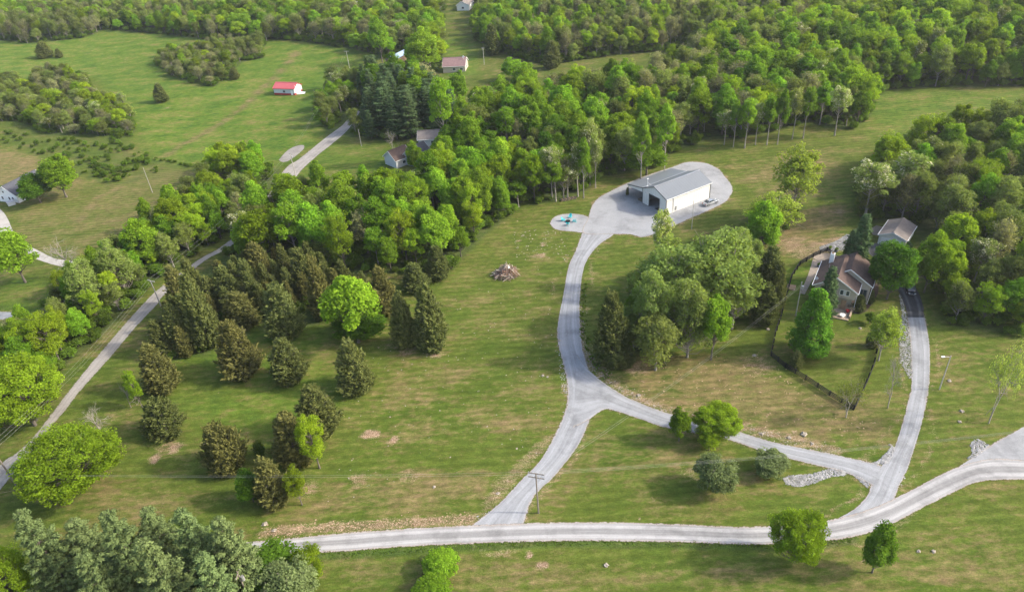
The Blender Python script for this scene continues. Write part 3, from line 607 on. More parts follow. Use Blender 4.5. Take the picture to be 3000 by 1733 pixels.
    fl = [F(x, y)[:2] for x, y in ((180,425),(235,440),(275,455),(330,445),(380,400))]; weed = np.maximum(weed, np.clip(1.3-segdist(X, Y, fl)/2.2, 0, 1)*.85)
    a = me.attributes.new('zone', 'FLOAT_COLOR', 'POINT'); a.data.foreach_set('color', np.stack([dry, lush, dirt, flo], 1).ravel().astype(np.float32))
    a = me.attributes.new('zone2', 'FLOAT_COLOR', 'POINT'); a.data.foreach_set('color', np.stack([weed, mow, dry*0, dry*0+1], 1).ravel().astype(np.float32))
    return tag(obj('ground', me, M['ground']), kind='structure')
make_ground()

# ------------------------------------------------------------------ buildings
M['siding'] = plain('cream_siding', (.66, .65, .61), .5, var=.03, sc=.6)
M['white'] = plain('white_paint', (.78, .78, .77), .5, var=.03)
M['trim'] = plain('dark_trim', (.10, .105, .11), .5)
M['roofgrey'] = plain('grey_metal_roof', (.15, .165, .18), .42, var=.04, sc=.5, spec=.4)
M['roofbrown'] = plain('brown_shingles', (.092, .064, .054), .95, var=.22, sc=2.4)
M['roofdark'] = plain('dark_shingles', (.075, .078, .092), .9, var=.15, sc=2.0)
M['roofred'] = plain('red_metal_roof', (.46, .105, .115), .5, var=.05, sc=.6)
M['roofpale'] = plain('pale_brown_roof', (.19, .165, .15), .8, var=.14, sc=1.0)
M['roofmauve'] = plain('mauve_shingles', (.21, .135, .135), .9, var=.15, sc=1.2)
M['beige'] = plain('beige_siding', (.43, .385, .32), .7, var=.05)
M['brick'] = plain('tan_stone', (.36, .27, .19), .9, var=.3, sc=5)
M['red'] = plain('red_wainscot', (.34, .035, .03), .6, var=.06)
M['greywall'] = plain('grey_wall', (.50, .52, .54), .6, var=.04)
M['glass'] = plain('window_glass', (.05, .065, .075), .08, var=.1, spec=.8)
M['pale'] = plain('window_blind', (.55, .56, .54), .6, var=.05)
M['dark'+'room'] = plain('dark_interior', (.012, .013, .015), .9)
M['black'] = plain('black_paint', (.014, .014, .016), .55, var=.2)
M['steel'] = plain('steel', (.45, .45, .46), .4, .6, var=.05)
M['pole'] = plain('weathered_pole', (.20, .17, .14), .9, var=.25)
M['polel'] = plain('pale_pole', (.36, .34, .31), .85, var=.15)
M['tire'] = plain('tyre_rubber', (.015, .015, .016), .85)
M['teal'] = plain('teal_plastic', (.035, .46, .50), .5, var=.04)
M['wood'] = plain('timber', (.28, .20, .13), .85, var=.2)
M['redpaint'] = plain('red_glaze', (.35, .02, .02), .4)
M['blueroof'] = plain('blue_metal', (.30, .40, .52), .4, var=.05)
M['tealroof'] = plain('teal_metal', (.13, .27, .29), .5, var=.08)
M['wire'] = plain('cable', (.30, .30, .28), .6)
# vertical ribs on metal walls and roof sheets
def ribs(mat, axis, freq=3.5):
    m = M[mat].copy(); t = m.node_tree; b = t.nodes['Principled BSDF']; w = objpos(t); s = t.nodes.new('ShaderNodeSeparateXYZ'); L(t, w, s.inputs[0])
    h = math_(t, 'POWER', math_(t, 'ABSOLUTE', math_(t, 'SINE', math_(t, 'MULTIPLY', s.outputs[axis], freq*3.14159))), 6.)
    bump(t, b, h, .35, .03)
    b0 = b.inputs['Base Color'].links[0].from_socket
    L(t, mixc(t, .5, b0, ramp(t, h, [(0, 1.), (1, .90)]), 'MULTIPLY'), b.inputs['Base Color']); return m
def gable_house(name, loc, yaw, Lx, Wy, he, hr, wall, roof, over=.35, label='', cat='house', thick=.16, ends=True, trim='white', group=None):
    """ridge along local x; returns the empty"""
    o = tag(empty(name, loc, yaw), label, cat, group)
    b = MB(); hx, hy = Lx/2, Wy/2
    prof = [(-hx, -hy, -.6), (-hx, hy, -.6), (-hx, hy, he), (-hx, 0, hr), (-hx, -hy, he)]
    b.prism(prof, (Lx, 0, 0)); b.obj('wall', wall, o)
    sl_ = (hr-he)/hy
    for s in (-1, 1):
        r = MB(); y1 = s*(hy+over); z1 = he-over*sl_
        pr = [(-hx-over, 0, hr+.04), (-hx-over, y1, z1+.04), (-hx-over, y1, z1+.04+thick), (-hx-over, 0, hr+.04+thick)]
        r.prism(pr, (Lx+2*over, 0, 0)); r.obj('roof', roof, o)
        g = MB(); g.box((0, y1+s*.07, z1+.10), (Lx+2*over, .12, .14)); g.obj('gutter', M[trim], o)
    g = MB().box((0, 0, hr+thick+.09), (Lx+2*over+.04, .34, .07)); g.obj('ridge_cap', roof, o)
    for s in (-1, 1):
        for q in (-1, 1):
            f = MB(); x = s*(hx+over+.035); y1 = q*(hy+over); z1 = he-over*sl_
            f.prism([(x-.03, 0, hr-.08), (x-.03, y1, z1-.08), (x-.03, y1, z1+.17), (x-.03, 0, hr+.17)], (.06, 0, 0)); f.obj('bargeboard', M[trim], o)
    return o
def window(o, c, w, h, face, frame='white', panes=2, depth=.08, blind=False):
    """c = centre on the wall, face = outward unit axis ('x',1) or ('y',-1)"""
    ax, s = face; fr = MB(); gl = []
    def bx(m, u, z, du, dz, d0, d1):
        if ax == 'x': m.box((c[0]+s*(d0+d1)/2, c[1]+u, c[2]+z), (abs(d1-d0), du, dz))
        else: m.box((c[0]+u, c[1]+s*(d0+d1)/2, c[2]+z), (du, abs(d1-d0), dz))
    for u in (-w/2-.05, w/2+.05): bx(fr, u, 0, .1, h+.2, .004, depth)
    for z in (-h/2-.05, h/2+.05): bx(fr, 0, z, w-.004, .1, .004, depth)
    f = fr.obj('window', M[frame], o)
    for k in range(panes):
        u = -w/2+w*(k+.5)/panes; g = MB(); bx(g, u, 0, w/panes-.06, h-.01, .006, .03); g.obj('pane', M['pale'] if (blind and k == 1) else M['glass'], f)
    return f
def at(px, py): p = G(px, py); return (p[0], p[1], float(hh(p[0], p[1])))
def zloc(x, y): return (x, y, float(hh(x, y)))
def ref(px, py, z=0):
    """world x,y of a photo pixel"""
    p = G(px, py); return p[0], p[1]

# metal barn: front-right corner, long axis at 29.5 degrees
ribbed = ribs('siding', 0, 1.1); ribbedy = ribs('siding', 1, 1.1); roofrib = ribs('roofgrey', 0, 1.1)
fx, fy = ref(1950.3, 630.9); ya = R(29.5); ux, uy = math.cos(ya), math.sin(ya); vx, vy = -uy, ux
bl, bw, be, brr = 16.8, 9.9, 4.9, 6.9
cx, cy = fx+ux*bl/2+vx*bw/2, fy+uy*bl/2+vy*bw/2; bz = float(hh(cx, cy))
barn = tag(empty('metal_barn', (cx, cy, bz), ya), 'cream metal barn with grey roof and open lean-to on the gravel yard', 'barn')
hx, hy = bl/2, bw/2
def barnwall(name, pts, d, m): return MB().prism(pts, d).obj(name, m, barn)
barnwall('wall', [(-hx, -hy, -.8), (hx, -hy, -.8), (hx, -hy, be), (-hx, -hy, be)], (0, .15, 0), ribbed)
barnwall('wall', [(-hx, hy-.15, -.8), (hx, hy-.15, -.8), (hx, hy-.15, be), (-hx, hy-.15, be)], (0, .15, 0), ribbed)
barnwall('wall', [(hx-.15, -hy+.15, -.8), (hx-.15, hy-.15, -.8), (hx-.15, hy-.15, be), (hx-.15, 0, brr-.05), (hx-.15, -hy+.15, be)], (.15, 0, 0), ribbedy)
dw0, dw1, dh = -2.2, 2.15, 3.9        # door opening in the front gable
barnwall('wall', [(-hx, dw1, -.8), (-hx, hy-.15, -.8), (-hx, hy-.15, be), (-hx, dw1, brr-.05-dw1*(brr-be)/hy)], (.15, 0, 0), ribbedy)
barnwall('wall', [(-hx, -hy+.15, -.8), (-hx, dw0, -.8), (-hx, dw0, brr-.05+dw0*(brr-be)/hy), (-hx, -hy+.15, be)], (.15, 0, 0), ribbedy)
barnwall('wall', [(-hx, dw0, dh), (-hx, dw1, dh), (-hx, dw1, brr-.05-dw1*(brr-be)/hy), (-hx, 0, brr-.05), (-hx, dw0, brr-.05+dw0*(brr-be)/hy)], (.15, 0, 0), ribbedy)
d = MB(); d.box((-hx-.02, dw1, dh/2), (.12, .18, dh)); d.box((-hx-.02, dw0, dh/2), (.12, .18, dh)); d.box((-hx-.02, (dw0+dw1)/2, dh+.08), (.12, dw1-dw0+.3, .16)); d.obj('door_frame', M['trim'], barn)
MB().box((0, 0, .03), (bl-.5, bw-.5, .06)).obj('floor', M['darkroom'], barn)
MB().box((-hx+.6, 0, dh+.45), (.5, dw1-dw0, .5)).obj('rolled_door', M['steel'], barn)
for s in (-1, 1):
    sl_ = (brr-be)/hy; y1 = s*(hy+.25); z1 = be-.25*sl_
    if s > 0: y1, z1 = hy, be
    MB().prism([(-hx-.25, 0, brr+.02), (-hx-.25, y1, z1+.02), (-hx-.25, y1, z1+.14), (-hx-.25, 0, brr+.14)], (bl+.5, 0, 0)).obj('roof', roofrib, barn)
MB().box((0, 0, brr+.17), (bl+.54, .4, .06)).obj('ridge_cap', M['steel'], barn)
lw = 6.6; lz = 3.75
MB().prism([(-hx-.25, hy+.004, be-.02), (-hx-.25, hy+lw, lz), (-hx-.25, hy+lw, lz+.12), (-hx-.25, hy+.004, be+.11)], (bl+.5, 0, 0)).obj('lean_to_roof', roofrib, barn)
MB().box((0, hy+.02, be+.15), (bl+.5, .2, .05)).obj('flashing', M['steel'], barn)
MB().prism([(-hx-.2, hy+.05, be-.08), (-hx-.2, hy+lw-.1, lz-.06), (-hx-.2, hy+lw-.1, lz-.5), (-hx-.2, hy+.05, be-1.3)], (.08, 0, 0)).obj('gable_panel', M['siding'], barn)
for k in range(4):
    x = -hx+.1+k*(bl-.2)/3; p = MB().box((x, hy+lw-.25, lz/2-.4), (.16, .16, lz+.7)); p.obj('post', M['trim'], barn)
for (x, y, z0) in ((-hx-.02, -hy-.02, 0), (-hx-.02, hy+.02, 0), (hx+.02, -hy-.02, 0)): MB().box((x, y, be/2), (.16, .16, be)).obj('corner_trim', M['trim'], barn)
for y0, y1, za, zb_ in ((0, -hy-.25, brr, be-.15), (0, hy, brr, be), (hy, hy+lw, be, lz)):
    MB().prism([(-hx-.32, y0, za-.12), (-hx-.32, y1, zb_-.12), (-hx-.32, y1, zb_+.14), (-hx-.32, y0, za+.14)], (.06, 0, 0)).obj('fascia', M['trim'], barn)
MB().box((0, -hy-.31, be-.12), (bl+.5, .12, .14)).obj('gutter', M['white'], barn)
MB().tube((-hx+2.6, -hy-.08, be-.1), (-hx+2.6, -hy-.08, .7), .06).tube((-hx+2.6, -hy-.08, .7), (-hx+2.4, -hy-.22, .35), .06).obj('downspout', M['steel'], barn)
MB().box((-hx+3.7, -hy-.09, 1.35), (.42, .18, .5)).box((-hx+3.7, -hy-.09, .75), (.42, .18, .45)).obj('meter_box', M['steel'], barn)
MB().box((hx+.2, -hy+.5, .9), (.35, .5, 1.8)).obj('cabinet', M['black'], barn)
MB().box((-hx-.06, 3.6, 3.9), (.12, .3, .2)).obj('floodlight', M['steel'], barn)
m = MB(); m.tube((-hx+1.2, hy-.6, be+.3), (-hx+1.2, hy-.6, be+2.6), .04); m.tube((-hx+1.2, hy-.6, be+1.4), (-hx+1.9, hy-1.6, be+.7), .03); m.box((-hx+1.2, hy-.6, be+2.65), (.4, .3, .12)); m.box((-hx+1.2, hy-.6, be+.38), (.5, .5, .1)); m.obj('antenna_mast', M['white'], barn)
def local(o, x, y):
    a = o.rotation_euler[2]; return o.location.x+x*math.cos(a)-y*math.sin(a), o.location.y+x*math.sin(a)+y*math.cos(a)

# tan house with two crossing gables
hxo, hyo = 71.3, 128.3; yh = R(57.5); hz = float(hh(hxo, hyo))
house = tag(empty('house', (hxo, hyo, hz), yh), 'tan two storey house with brown shingle roof inside the black fence', 'house')
def gw(b, x0, x1, yc, hw, he, hr, z0=-.8): b.prism([(x0, yc-hw, z0), (x0, yc+hw, z0), (x0, yc+hw, he), (x0, yc, hr), (x0, yc-hw, he)], (x1-x0, 0, 0)); return b
# local x runs back along the ridges, local -y is towards the drive
gw(MB(), 0, 10.4, 0, 4.25, 5.1, 7.75, 2.9).obj('wall', M['beige'], house)
MB().box((5.6, .15, 1.5), (9.6, 7.7, 2.8)).obj('wall', M['beige'], house)
MB().box((5.2, -.55, .35), (10.6, 8.3, 1.35)).obj('stone_base', M['brick'], house)
gw(MB(), 4.2, 11.7, -2., 4.6, 5.0, 7.95).obj('wall', M['beige'], house)
def roofpair(x0, x1, yc, hw, he, hr, mat, rake0=True):
    for s in (-1, 1):
        MB().prism([(x0, yc, hr), (x0, yc+s*hw, he), (x0, yc+s*hw, he+.16), (x0, yc, hr+.16)], (x1-x0, 0, 0)).obj('roof', mat, house)
        MB().prism([(x0-.05, yc, hr-.1), (x0-.05, yc+s*hw, he-.1), (x0-.05, yc+s*hw, he+.17), (x0-.05, yc, hr+.17)], (.05, 0, 0)).obj('bargeboard', M['white'], house)
        MB().box(((x0+x1)/2, yc+s*(hw+.06), he+.06), (x1-x0, .12, .13)).obj('gutter', M['white'], house)
roofpair(-.5, 10.8, 0, 4.75, 4.85, 7.85, M['roofbrown'])
roofpair(3.7, 12.1, -2., 5.1, 4.75, 8.15, M['roofbrown'])
window(house, (0, -2.0, 4.35), 1.9, 1.15, ('x', -1), panes=3, blind=True); window(house, (0, 1.2, 4.35), 1.3, 1.1, ('x', -1), panes=2)
window(house, (.796, 1.3, 2.05), 1.3, .9, ('x', -1), panes=2)
MB().box((-.14, -2.2, 1.3), (.08, 1.05, 2.5)).obj('door', M['wood'], house)
MB().tube((-.12, -3.5, 1.35), (-.17, -3.5, 1.35), .42, k=12).obj('wreath', M['bark'], house)
window(house, (4.2, -5.4, 2.2), 1.4, 2.6, ('x', -1), 'trim', panes=2)
MB().box((8.9, 2.6, 6.9), (1.1, .9, 3.4)).obj('chimney', M['white'], house)
MB().box((8.9, 2.6, 8.66), (.7, .6, .12)).obj('chimney_cap', M['wood'], house)
for x, y in ((3.0, 2.3), (6.0, 2.6)): MB().tube((x, y, 6.2), (x, y, 7.1), .06).obj('vent_pipe', M['steel'], house)
MB().tube((4.0, -7.0, 4.7), (4.1, -6.7, 0), .06).obj('downspout', M['white'], house); MB().tube((0.1, -4.5, 4.8), (.1, -4.4, 0), .06).obj('downspout', M['white'], house)
q = MB().tube((1.0, 4.3, 5.3), (1.0, 4.3, 6.0), .03); q.tube((.9, 4.2, 6.), (.75, 4.3, 6.15), .32, .35, k=10); q.obj('satellite_dish', M['steel'], house)
# things by the front door
sx, sy = local(house, -2.2, -2.3)
def thing_at(name, xy, yaw, label, cat, group=None): return tag(empty(name, (xy[0], xy[1], float(hh(*xy))), yaw), label, cat, group)
st = thing_at('front_stoop', local(house, -2.0, -2.3), yh, 'brick paved stoop with low stone walls before the tan house', 'stoop')
MB().box((0, 0, .05), (3.6, 3.4, .22)).obj('paving', M['paving'], st)
MB().box((.4, -1.85, .3), (3.2, .35, .7)).obj('side_wall', M['brick'], st); MB().box((-.9, 1.85, .25), (1.6, .35, .6)).obj('side_wall', M['brick'], st); MB().box((-1.95, 0, .1), (.4, 3.6, .35)).obj('kerb', M['brick'], st)
pt = thing_at('planter', local(house, -.9, -3.4), yh, 'glossy red planter on the brick stoop', 'planter'); MB().tube((0, 0, .16), (0, 0, .75), .28, .4, k=12).obj('pot', M['redpaint'], pt)
pt = thing_at('birdbath', local(house, -3.1, -2.7), yh, 'round pale fountain basin on the outer end of the stoop', 'birdbath')
MB().tube((0, 0, .16), (0, 0, .5), .3, .2, k=12).obj('pedestal', M['white'], pt); MB().tube((0, 0, .5), (0, 0, .72), .35, .6, k=14).obj('bowl', M['white'], pt)
# garden surfaces
def z2p(x, y): return (2300+x/4.282, 620+y/4.282)
pad('walkway', [z2p(*p) for p in ((340,600),(500,560),(640,600),(700,660),(480,640),(430,720),(330,850),(250,1040),(195,1040),(300,790),(370,640))], 'paving2' if 'paving2' in M else 'concrete', .05, grow=.1, smooth=3) if False else None
def strip(name, pts, wid, mat, z):
    c = catmull([G(*p)[:2] for p in pts], 6); t = np.gradient(c, axis=0); t /= np.linalg.norm(t, axis=1, keepdims=True); nn = np.stack([-t[:, 1], t[:, 0]], 1); w = np.interp(np.linspace(0, 1, len(c)), np.linspace(0, 1, len(wid)), wid)[:, None]/2
    V = []; f = []; k = 4
    for i in range(len(c)):
        for j in range(k+1): p = c[i]+nn[i]*w[i]*(2*j/k-1); V.append((p[0], p[1], float(hh(*p))+z))
    f = [(i*(k+1)+j, i*(k+1)+j+1, (i+1)*(k+1)+j+1, (i+1)*(k+1)+j) for i in range(len(c)-1) for j in range(k)]
    m = bpy.data.meshes.new(name); m.from_pydata(V, [], f); return tag(obj(name, m, mat), kind='structure')
strip('garden_path', [z2p(*p) for p in ((215,1030),(270,920),(330,800),(380,690),(430,620))], [1.1, 1.2, 1.5, 2.0, 3.2], M['paving'], .05)
strip('patio', [z2p(*p) for p in ((400,610),(480,580),(560,575),(660,610))], [3.0, 4.2, 4.0, 2.5], M['paving'], .062)
strip('mulch_bed', [z2p(*p) for p in ((1130,900),(1090,1000),(1010,1120),(930,1230),(850,1260))], [1.5, 2.6, 3.0, 2.6, 1.4], M['mulch'], .05)
strip('garage_apron', [z2p(*p) for p in ((1240,560),(1190,500),(1170,440),(1120,400))], [5, 6, 7.0, 4], plain('worn_asphalt', (.085, .085, .09), .9, var=.2, sc=1.5), .05)
strip('gravel_bay', [z2p(*p) for p in ((1180,300),(1180,240),(1220,190))], [3, 4, 3], plain('brown_gravel', (.16, .14, .125), .95, var=.25, sc=3), .05)
tb = thing_at('timber_platform', ref(*z2p(75, 950)), R(60), 'small tan timber platform on the grass beside the fence', 'platform')
for k in range(7): MB().box((0, -.85+k*.28, .16), (2.2, .26, .06)).obj('plank', M['wood'], tb)
MB().box((-.9, 0, .06), (.12, 1.9, .13)).box((.9, 0, .06), (.12, 1.9, .13)).obj('joist', M['wood'], tb)
for i, p in enumerate((z2p(422, 690), z2p(640, 500), z2p(560, 478))):
    t_ = thing_at('planter', ref(*p), i, ('dark planter with clipped bush against the left wall of the tan house', 'dark garden pot behind the fence by the white stones', 'dark tub with green plant outside the top corner of the black fence')[i], 'planter')
    MB().tube((0, 0, 0), (0, 0, .4), .35, .45, k=10).obj('pot', M['trim'], t_); c_ = obj('plant', PROTO['shrub'][0][0], None, t_); c_.scale = (.25, .25, .3); c_.location = (0, 0, .2)

# garage behind the house
gx, gy = 93.4, 153.2; yg = R(49); px_, py_ = math.sin(yg), -math.cos(yg)
gcx, gcy = gx+px_*3.1+math.cos(yg)*4.4, gy+py_*3.1+math.sin(yg)*4.4
gar = gable_house('garage', zloc(gcx, gcy), yg, 8.8, 6.2, 2.6, 3.9, M['siding'], ribs('roofpale', 0, 1.2), .25, 'detached garage with pale brown roof and white door behind the tan house', 'garage')
MB().box((-4.43, .2, 1.1), (.06, 4.6, 2.1)).obj('door', M['white'], gar)
for k in range(3): MB().box((-4.47, .2, .55+.55*k), (.03, 4.55, .03)).obj('door_seam', M['steel'], gar)

# red roofed shed in the hayfield
rl = np.array([-102.8, 333.4]); yr = R(-20); rx, ry = rl[0]+math.cos(yr)*5.6-math.sin(yr)*3.3, rl[1]+math.sin(yr)*5.6+math.cos(yr)*3.3
wallg = ribs('greywall', 0, 1.2)
rs = gable_house('farm_shed', zloc(rx, ry), yr, 11.0, 6.6, 3.0, 4.7, M['greywall'], ribs('roofred', 0, 1.2), .3, 'small shed with bright red metal roof standing in the hayfield', 'shed', trim='red')
MB().box((0, -3.33, .35), (11.06, .06, .9)).obj('wainscot', M['red'], rs); MB().box((5.53, -2.6, .35), (.06, 1.3, .9)).obj('wainscot', M['red'], rs); MB().box((5.53, 2.6, .35), (.06, 1.3, .9)).obj('wainscot', M['red'], rs)
MB().box((5.54, 0, 1.5), (.08, 3.4, 2.9)).obj('door', M['white'], rs)
MB().box((5.55, 0, 3.5), (.05, 4.6, 1.0)).obj('gable_panel', M['white'], rs)
MB().box((4.1, -3.36, 1.15), (1.0, .08, 2.1)).obj('door', M['white'], rs)
window(rs, (0, -3.3, 1.6), .9, .7, ('y', -1), 'trim', 2)
tag(MB().prism([(0, -1.9, -.05), (0, 1.9, -.05), (2.6, 1.5, -.05), (3.6, -.9, -.05), (1.2, -1.9, -.05)], (0, 0, .16)).obj('concrete_ramp', M['white']), 'pale concrete ramp at the door of the red roofed shed', 'ramp')
rr_ = bpy.data.objects['concrete_ramp']; lx, ly = local(rs, 5.6, 0); rr_.location = (lx, ly, float(hh(lx, ly))); rr_.rotation_euler = (0, 0, yr)

# white house at the left edge
yw = R(71); wx, wy = -168.2+math.cos(yw)*6.8, 227.5+math.sin(yw)*6.8
wh = gable_house('house', zloc(wx, wy), yw, 13.4, 8.6, 2.9, 5.9, M['white'], M['roofdark'], .35, 'white house with dark roof at the left edge among the lawn', 'house')
for c in ((-2.4, 1.6), (.6, 1.6), (2.2, 1.6), (-.9, 3.9)): window(wh, (-6.7, -c[0], c[1]), .8, 1.1 if c[1] < 3 else .7, ('x', -1), 'white', 1)
window(wh, (0, -4.3, 1.6), 1.2, 1.0, ('y', -1), 'white', 2)
so_ = thing_at('shed_box', ref(35, 600), R(40), 'small grey garden shed below the white house gable', 'shed')
MB().box((0, 0, .6), (2.2, 1.5, 1.3)).obj('wall', M['greywall'], so_); MB().prism([(-1.2, -.85, 1.27), (-1.2, .85, 1.27), (-1.2, 0, 1.7)], (2.4, 0, 0)).obj('roof', M['steel'], so_)

# houses in the woods further off
def px_house(px, py, yaw, Lx, Wy, he, hr, wall, roof, label, name='house', cat='house', trim='white'):
    g = G(px, py, he); o = gable_house(name, zloc(g[0], g[1]), yaw, Lx, Wy, he, hr, M[wall], M[roof], .35, label, cat, trim=trim); return o
h1 = px_house(1334, 186, R(-8), 10.5, 9.5, 2.9, 5.6, 'beige', 'roofmauve', 'house with mauve brown roof behind the tall bright trees'); window(h1, (0, -4.75, 1.5), 1.4, 1.1, ('y', -1)); window(h1, (3.5, -4.75, 1.5), 1.4, 1.1, ('y', -1)); window(h1, (5.25, 0, 1.5), 1.4, 1.1, ('x', 1))
q = MB().tube((4.4, -1.2, 5.0), (4.4, -1.2, 6.1), .04); q.tube((4.4, -1.2, 6.1), (4.3, -1.45, 6.2), .45, .5, k=12); q.obj('satellite_dish', M['white'], h1)
h2 = px_house(1165, 455, R(40), 6.5, 7, 2.9, 5.4, 'greywall', 'roofbrown', 'grey brown hip gabled house end beside the pale wood edge'); window(h2, (0, -3.5, 1.5), 1.2, 1.0, ('y', -1))
h3 = px_house(1222, 448, R(50), 7, 6.5, 3.4, 6.2, 'greywall', 'roofdark', 'grey house with dark roof and white gutters in the trees'); window(h3, (0, -3.25, 1.7), 1.4, 1.1, ('y', -1)); window(h3, (-3.5, 0, 1.7), 1.4, 1.1, ('x', -1))
h4 = px_house(1270, 398, R(-4), 10.5, 5.5, 2.8, 4.9, 'greywall', 'roofpale', 'long house with brown grey roof under the dark pines'); window(h4, (0, -2.75, 1.5), 1.4, 1.1, ('y', -1))
h5 = px_house(1160, 226, R(28), 9, 6, 2.9, 4.9, 'white', 'roofpale', 'pale roofed house hidden behind the tan budding tree'); window(h5, (0, -3, 1.5), 1.4, 1.1, ('y', -1))
h6 = px_house(1163, 165, R(62), 14, 4.5, 3.0, 4.2, 'wood', 'blueroof', 'narrow outbuilding with blue metal roof at the field corner', 'outbuilding', 'shed', 'trim')
h7 = px_house(826, 10, R(8), 22, 9, 3.2, 4.6, 'red', 'tealroof', 'long low building with teal roof at the top of the photo', 'farm_building', 'building', 'white'); window(h7, (0, -4.5, 1.5), 1.4, 1.1, ('y', -1))
h8 = px_house(1362, 10, R(75), 11, 8, 3.2, 5.2, 'white', 'roofpale', 'white house at the far end of the mown strip'); window(h8, (-5.5, 0, 1.6), 1.4, 1.1, ('x', -1))
h9 = px_house(610, 33, R(10), 10, 6, 2.8, 4.0, 'white', 'steel', 'white outbuilding glimpsed through the top left woods', 'outbuilding', 'shed', 'white')
h10 = px_house(1520, 14, R(20), 9, 6, 2.8, 4.2, 'white', 'blueroof', 'pale blue roofed cabin in the woods at the top', 'cabin', 'cabin', 'white')
h11 = px_house(1345, 322, R(5), 9, 2.6, 2.7, 3.0, 'white', 'white', 'white camper trailer parked behind the dark pines', 'camper_trailer', 'trailer', 'steel')
for k in (-2.5, 0, 2.5): window(h11, (k, -1.3, 1.6), .9, .6, ('y', -1), 'trim', 1)
h12 = px_house(1022, 2, R(25), 10, 8, 3, 4.6, 'white', 'roofdark', 'white house with dark roof at the head of the far lane')

# ------------------------------------------------------------------ vehicles
def car(px, py, yaw, paint, label, Lc=4.75, suv=False, group=None):
    x, y = ref(px, py); o = tag(empty('parked_car', (x, y, float(hh(x, y))+.10), yaw), label, 'car', group); a = Lc/2; w = .9
    top = 1.72 if suv else 1.42; hood = .98 if suv else .84; trunk = 1.0 if suv else .98
    body = [(-a, .32), (-a-.02, .62), (-a+.08, trunk-.1), (-a+.35, trunk), (-.9 if not suv else -a+.5, trunk+.02), (.85, hood+.1), (a-.5, hood-.04), (a-.08, .68), (a, .5), (a-.03, .3), (a-.35, .24), (-a+.3, .24)]
    b = MB(); k = len(body)
    for s, ww, in ((-1, w), (1, w)):
        for X, Z in body: b.v.append((X, s*(ww-(.07 if Z > .8 else 0)-(.06 if abs(X) > a-.3 else 0)), Z))
    b.f = [tuple(range(k-1, -1, -1)), tuple(range(k, 2*k))]+[(i, (i+1) % k, k+(i+1) % k, k+i) for i in range(k)]
    b.obj('body', paint, o, bevel=.05)
    if suv: rf = [(-a+.35, trunk), (-a+.55, top), (.35, top), (1.05, hood+.1)]
    else: rf = [(-a+.55, trunk), (-.95, top-.03), (.25, top), (1.15, hood+.08)]
    def cab(dx, dz, iw0, iw1, pts): 
        v = [];
        for s in (-1, 1):
            for i, (X, Z) in enumerate(pts): v.append((X, s*(iw1 if i in (1, 2) else iw0), Z+dz))
        return v
    c = MB(); c.v = cab(0, 0, w-.08, w-.24, rf); c.f = [(3, 2, 1, 0), (4, 5, 6, 7), (0, 1, 5, 4), (1, 2, 6, 5), (2, 3, 7, 6), (0, 4, 7, 3)]; c.obj('glasshouse', M['glass'], o)
    r = MB(); (X1, Z1), (X2, Z2) = rf[1], rf[2]; r.prism([(X1-.06, -(w-.22), Z1), (X2+.06, -(w-.22), Z2), (X2+.06, (w-.22), Z2), (X1-.06, (w-.22), Z1)], (0, 0, .05)); r.obj('roof', paint, o)
    for s in (-1, 1):
        pl = MB()
        for i, j in ((0, 1), (3, 2)): pl.tube((rf[i][0], s*(w-.08), rf[i][1]), (rf[j][0], s*(w-.22), rf[j][1]), .05, k=4)
        pl.tube(((rf[0][0]+rf[3][0])/2, s*(w-.08), trunk-.02), ((rf[1][0]+rf[2][0])/2, s*(w-.22), top), .04, k=4); pl.obj('pillar', paint, o)
        for X in (-a+.95, a-.9):
            wl = MB().tube((X, s*(w-.2), .34), (X, s*(w+.02), .34), .34, k=16).obj('wheel', M['tire'], o); MB().tube((X, s*(w+.022), .34), (X, s*(w+.035), .34), .2, k=10).obj('rim', M['steel'], wl)
        MB().box((a-.1, s*.62, .64), (.16, .34, .13)).obj('headlight', M['white'], o); MB().box((-a+.03, s*.62, .76), (.14, .34, .14)).obj('taillight', M['redpaint'], o)
        MB().box((.85, s*(w+.07), 1.02), (.14, .18, .1)).obj('mirror', paint, o)
    MB().box((-a-.03, 0, .6), (.03, .5, .12)).obj('licence_plate', M['white'], o)
    MB().box((a+.0, 0, .42), (.04, 1.3, .1)).obj('grille', M['steel'], o)
    return o
silver = plain('silver_paint', (.42, .44, .47), .25, .5, var=.02, spec=.6); blackp = plain('black_car_paint', (.012, .014, .022), .18, .1, var=.02, spec=.7); whitep = plain('white_car_paint', (.75, .75, .75), .3, var=.02); bluep = plain('slate_car_paint', (.10, .14, .19), .3, .3, var=.02)
car(2081, 598, R(27), silver, 'silver sedan parked beside the long wall of the metal barn', 4.9)
car(2665, 851, R(-108), blackp, 'black sport utility car on the asphalt drive under the maple', 4.8, True)
car(940, 84, R(10), whitep, 'white car parked beyond the tree row at the top', 4.6, True)
car(912, 113, R(-12), bluep, 'dark slate car behind the brush at the field edge', 4.7)
car(552, 38, R(20), whitep, 'white van like car in the top left woods clearing', 4.9, True)
car(1180, 408, R(20), whitep, 'white car half hidden beside the brown grey roof', 4.5) if False else None

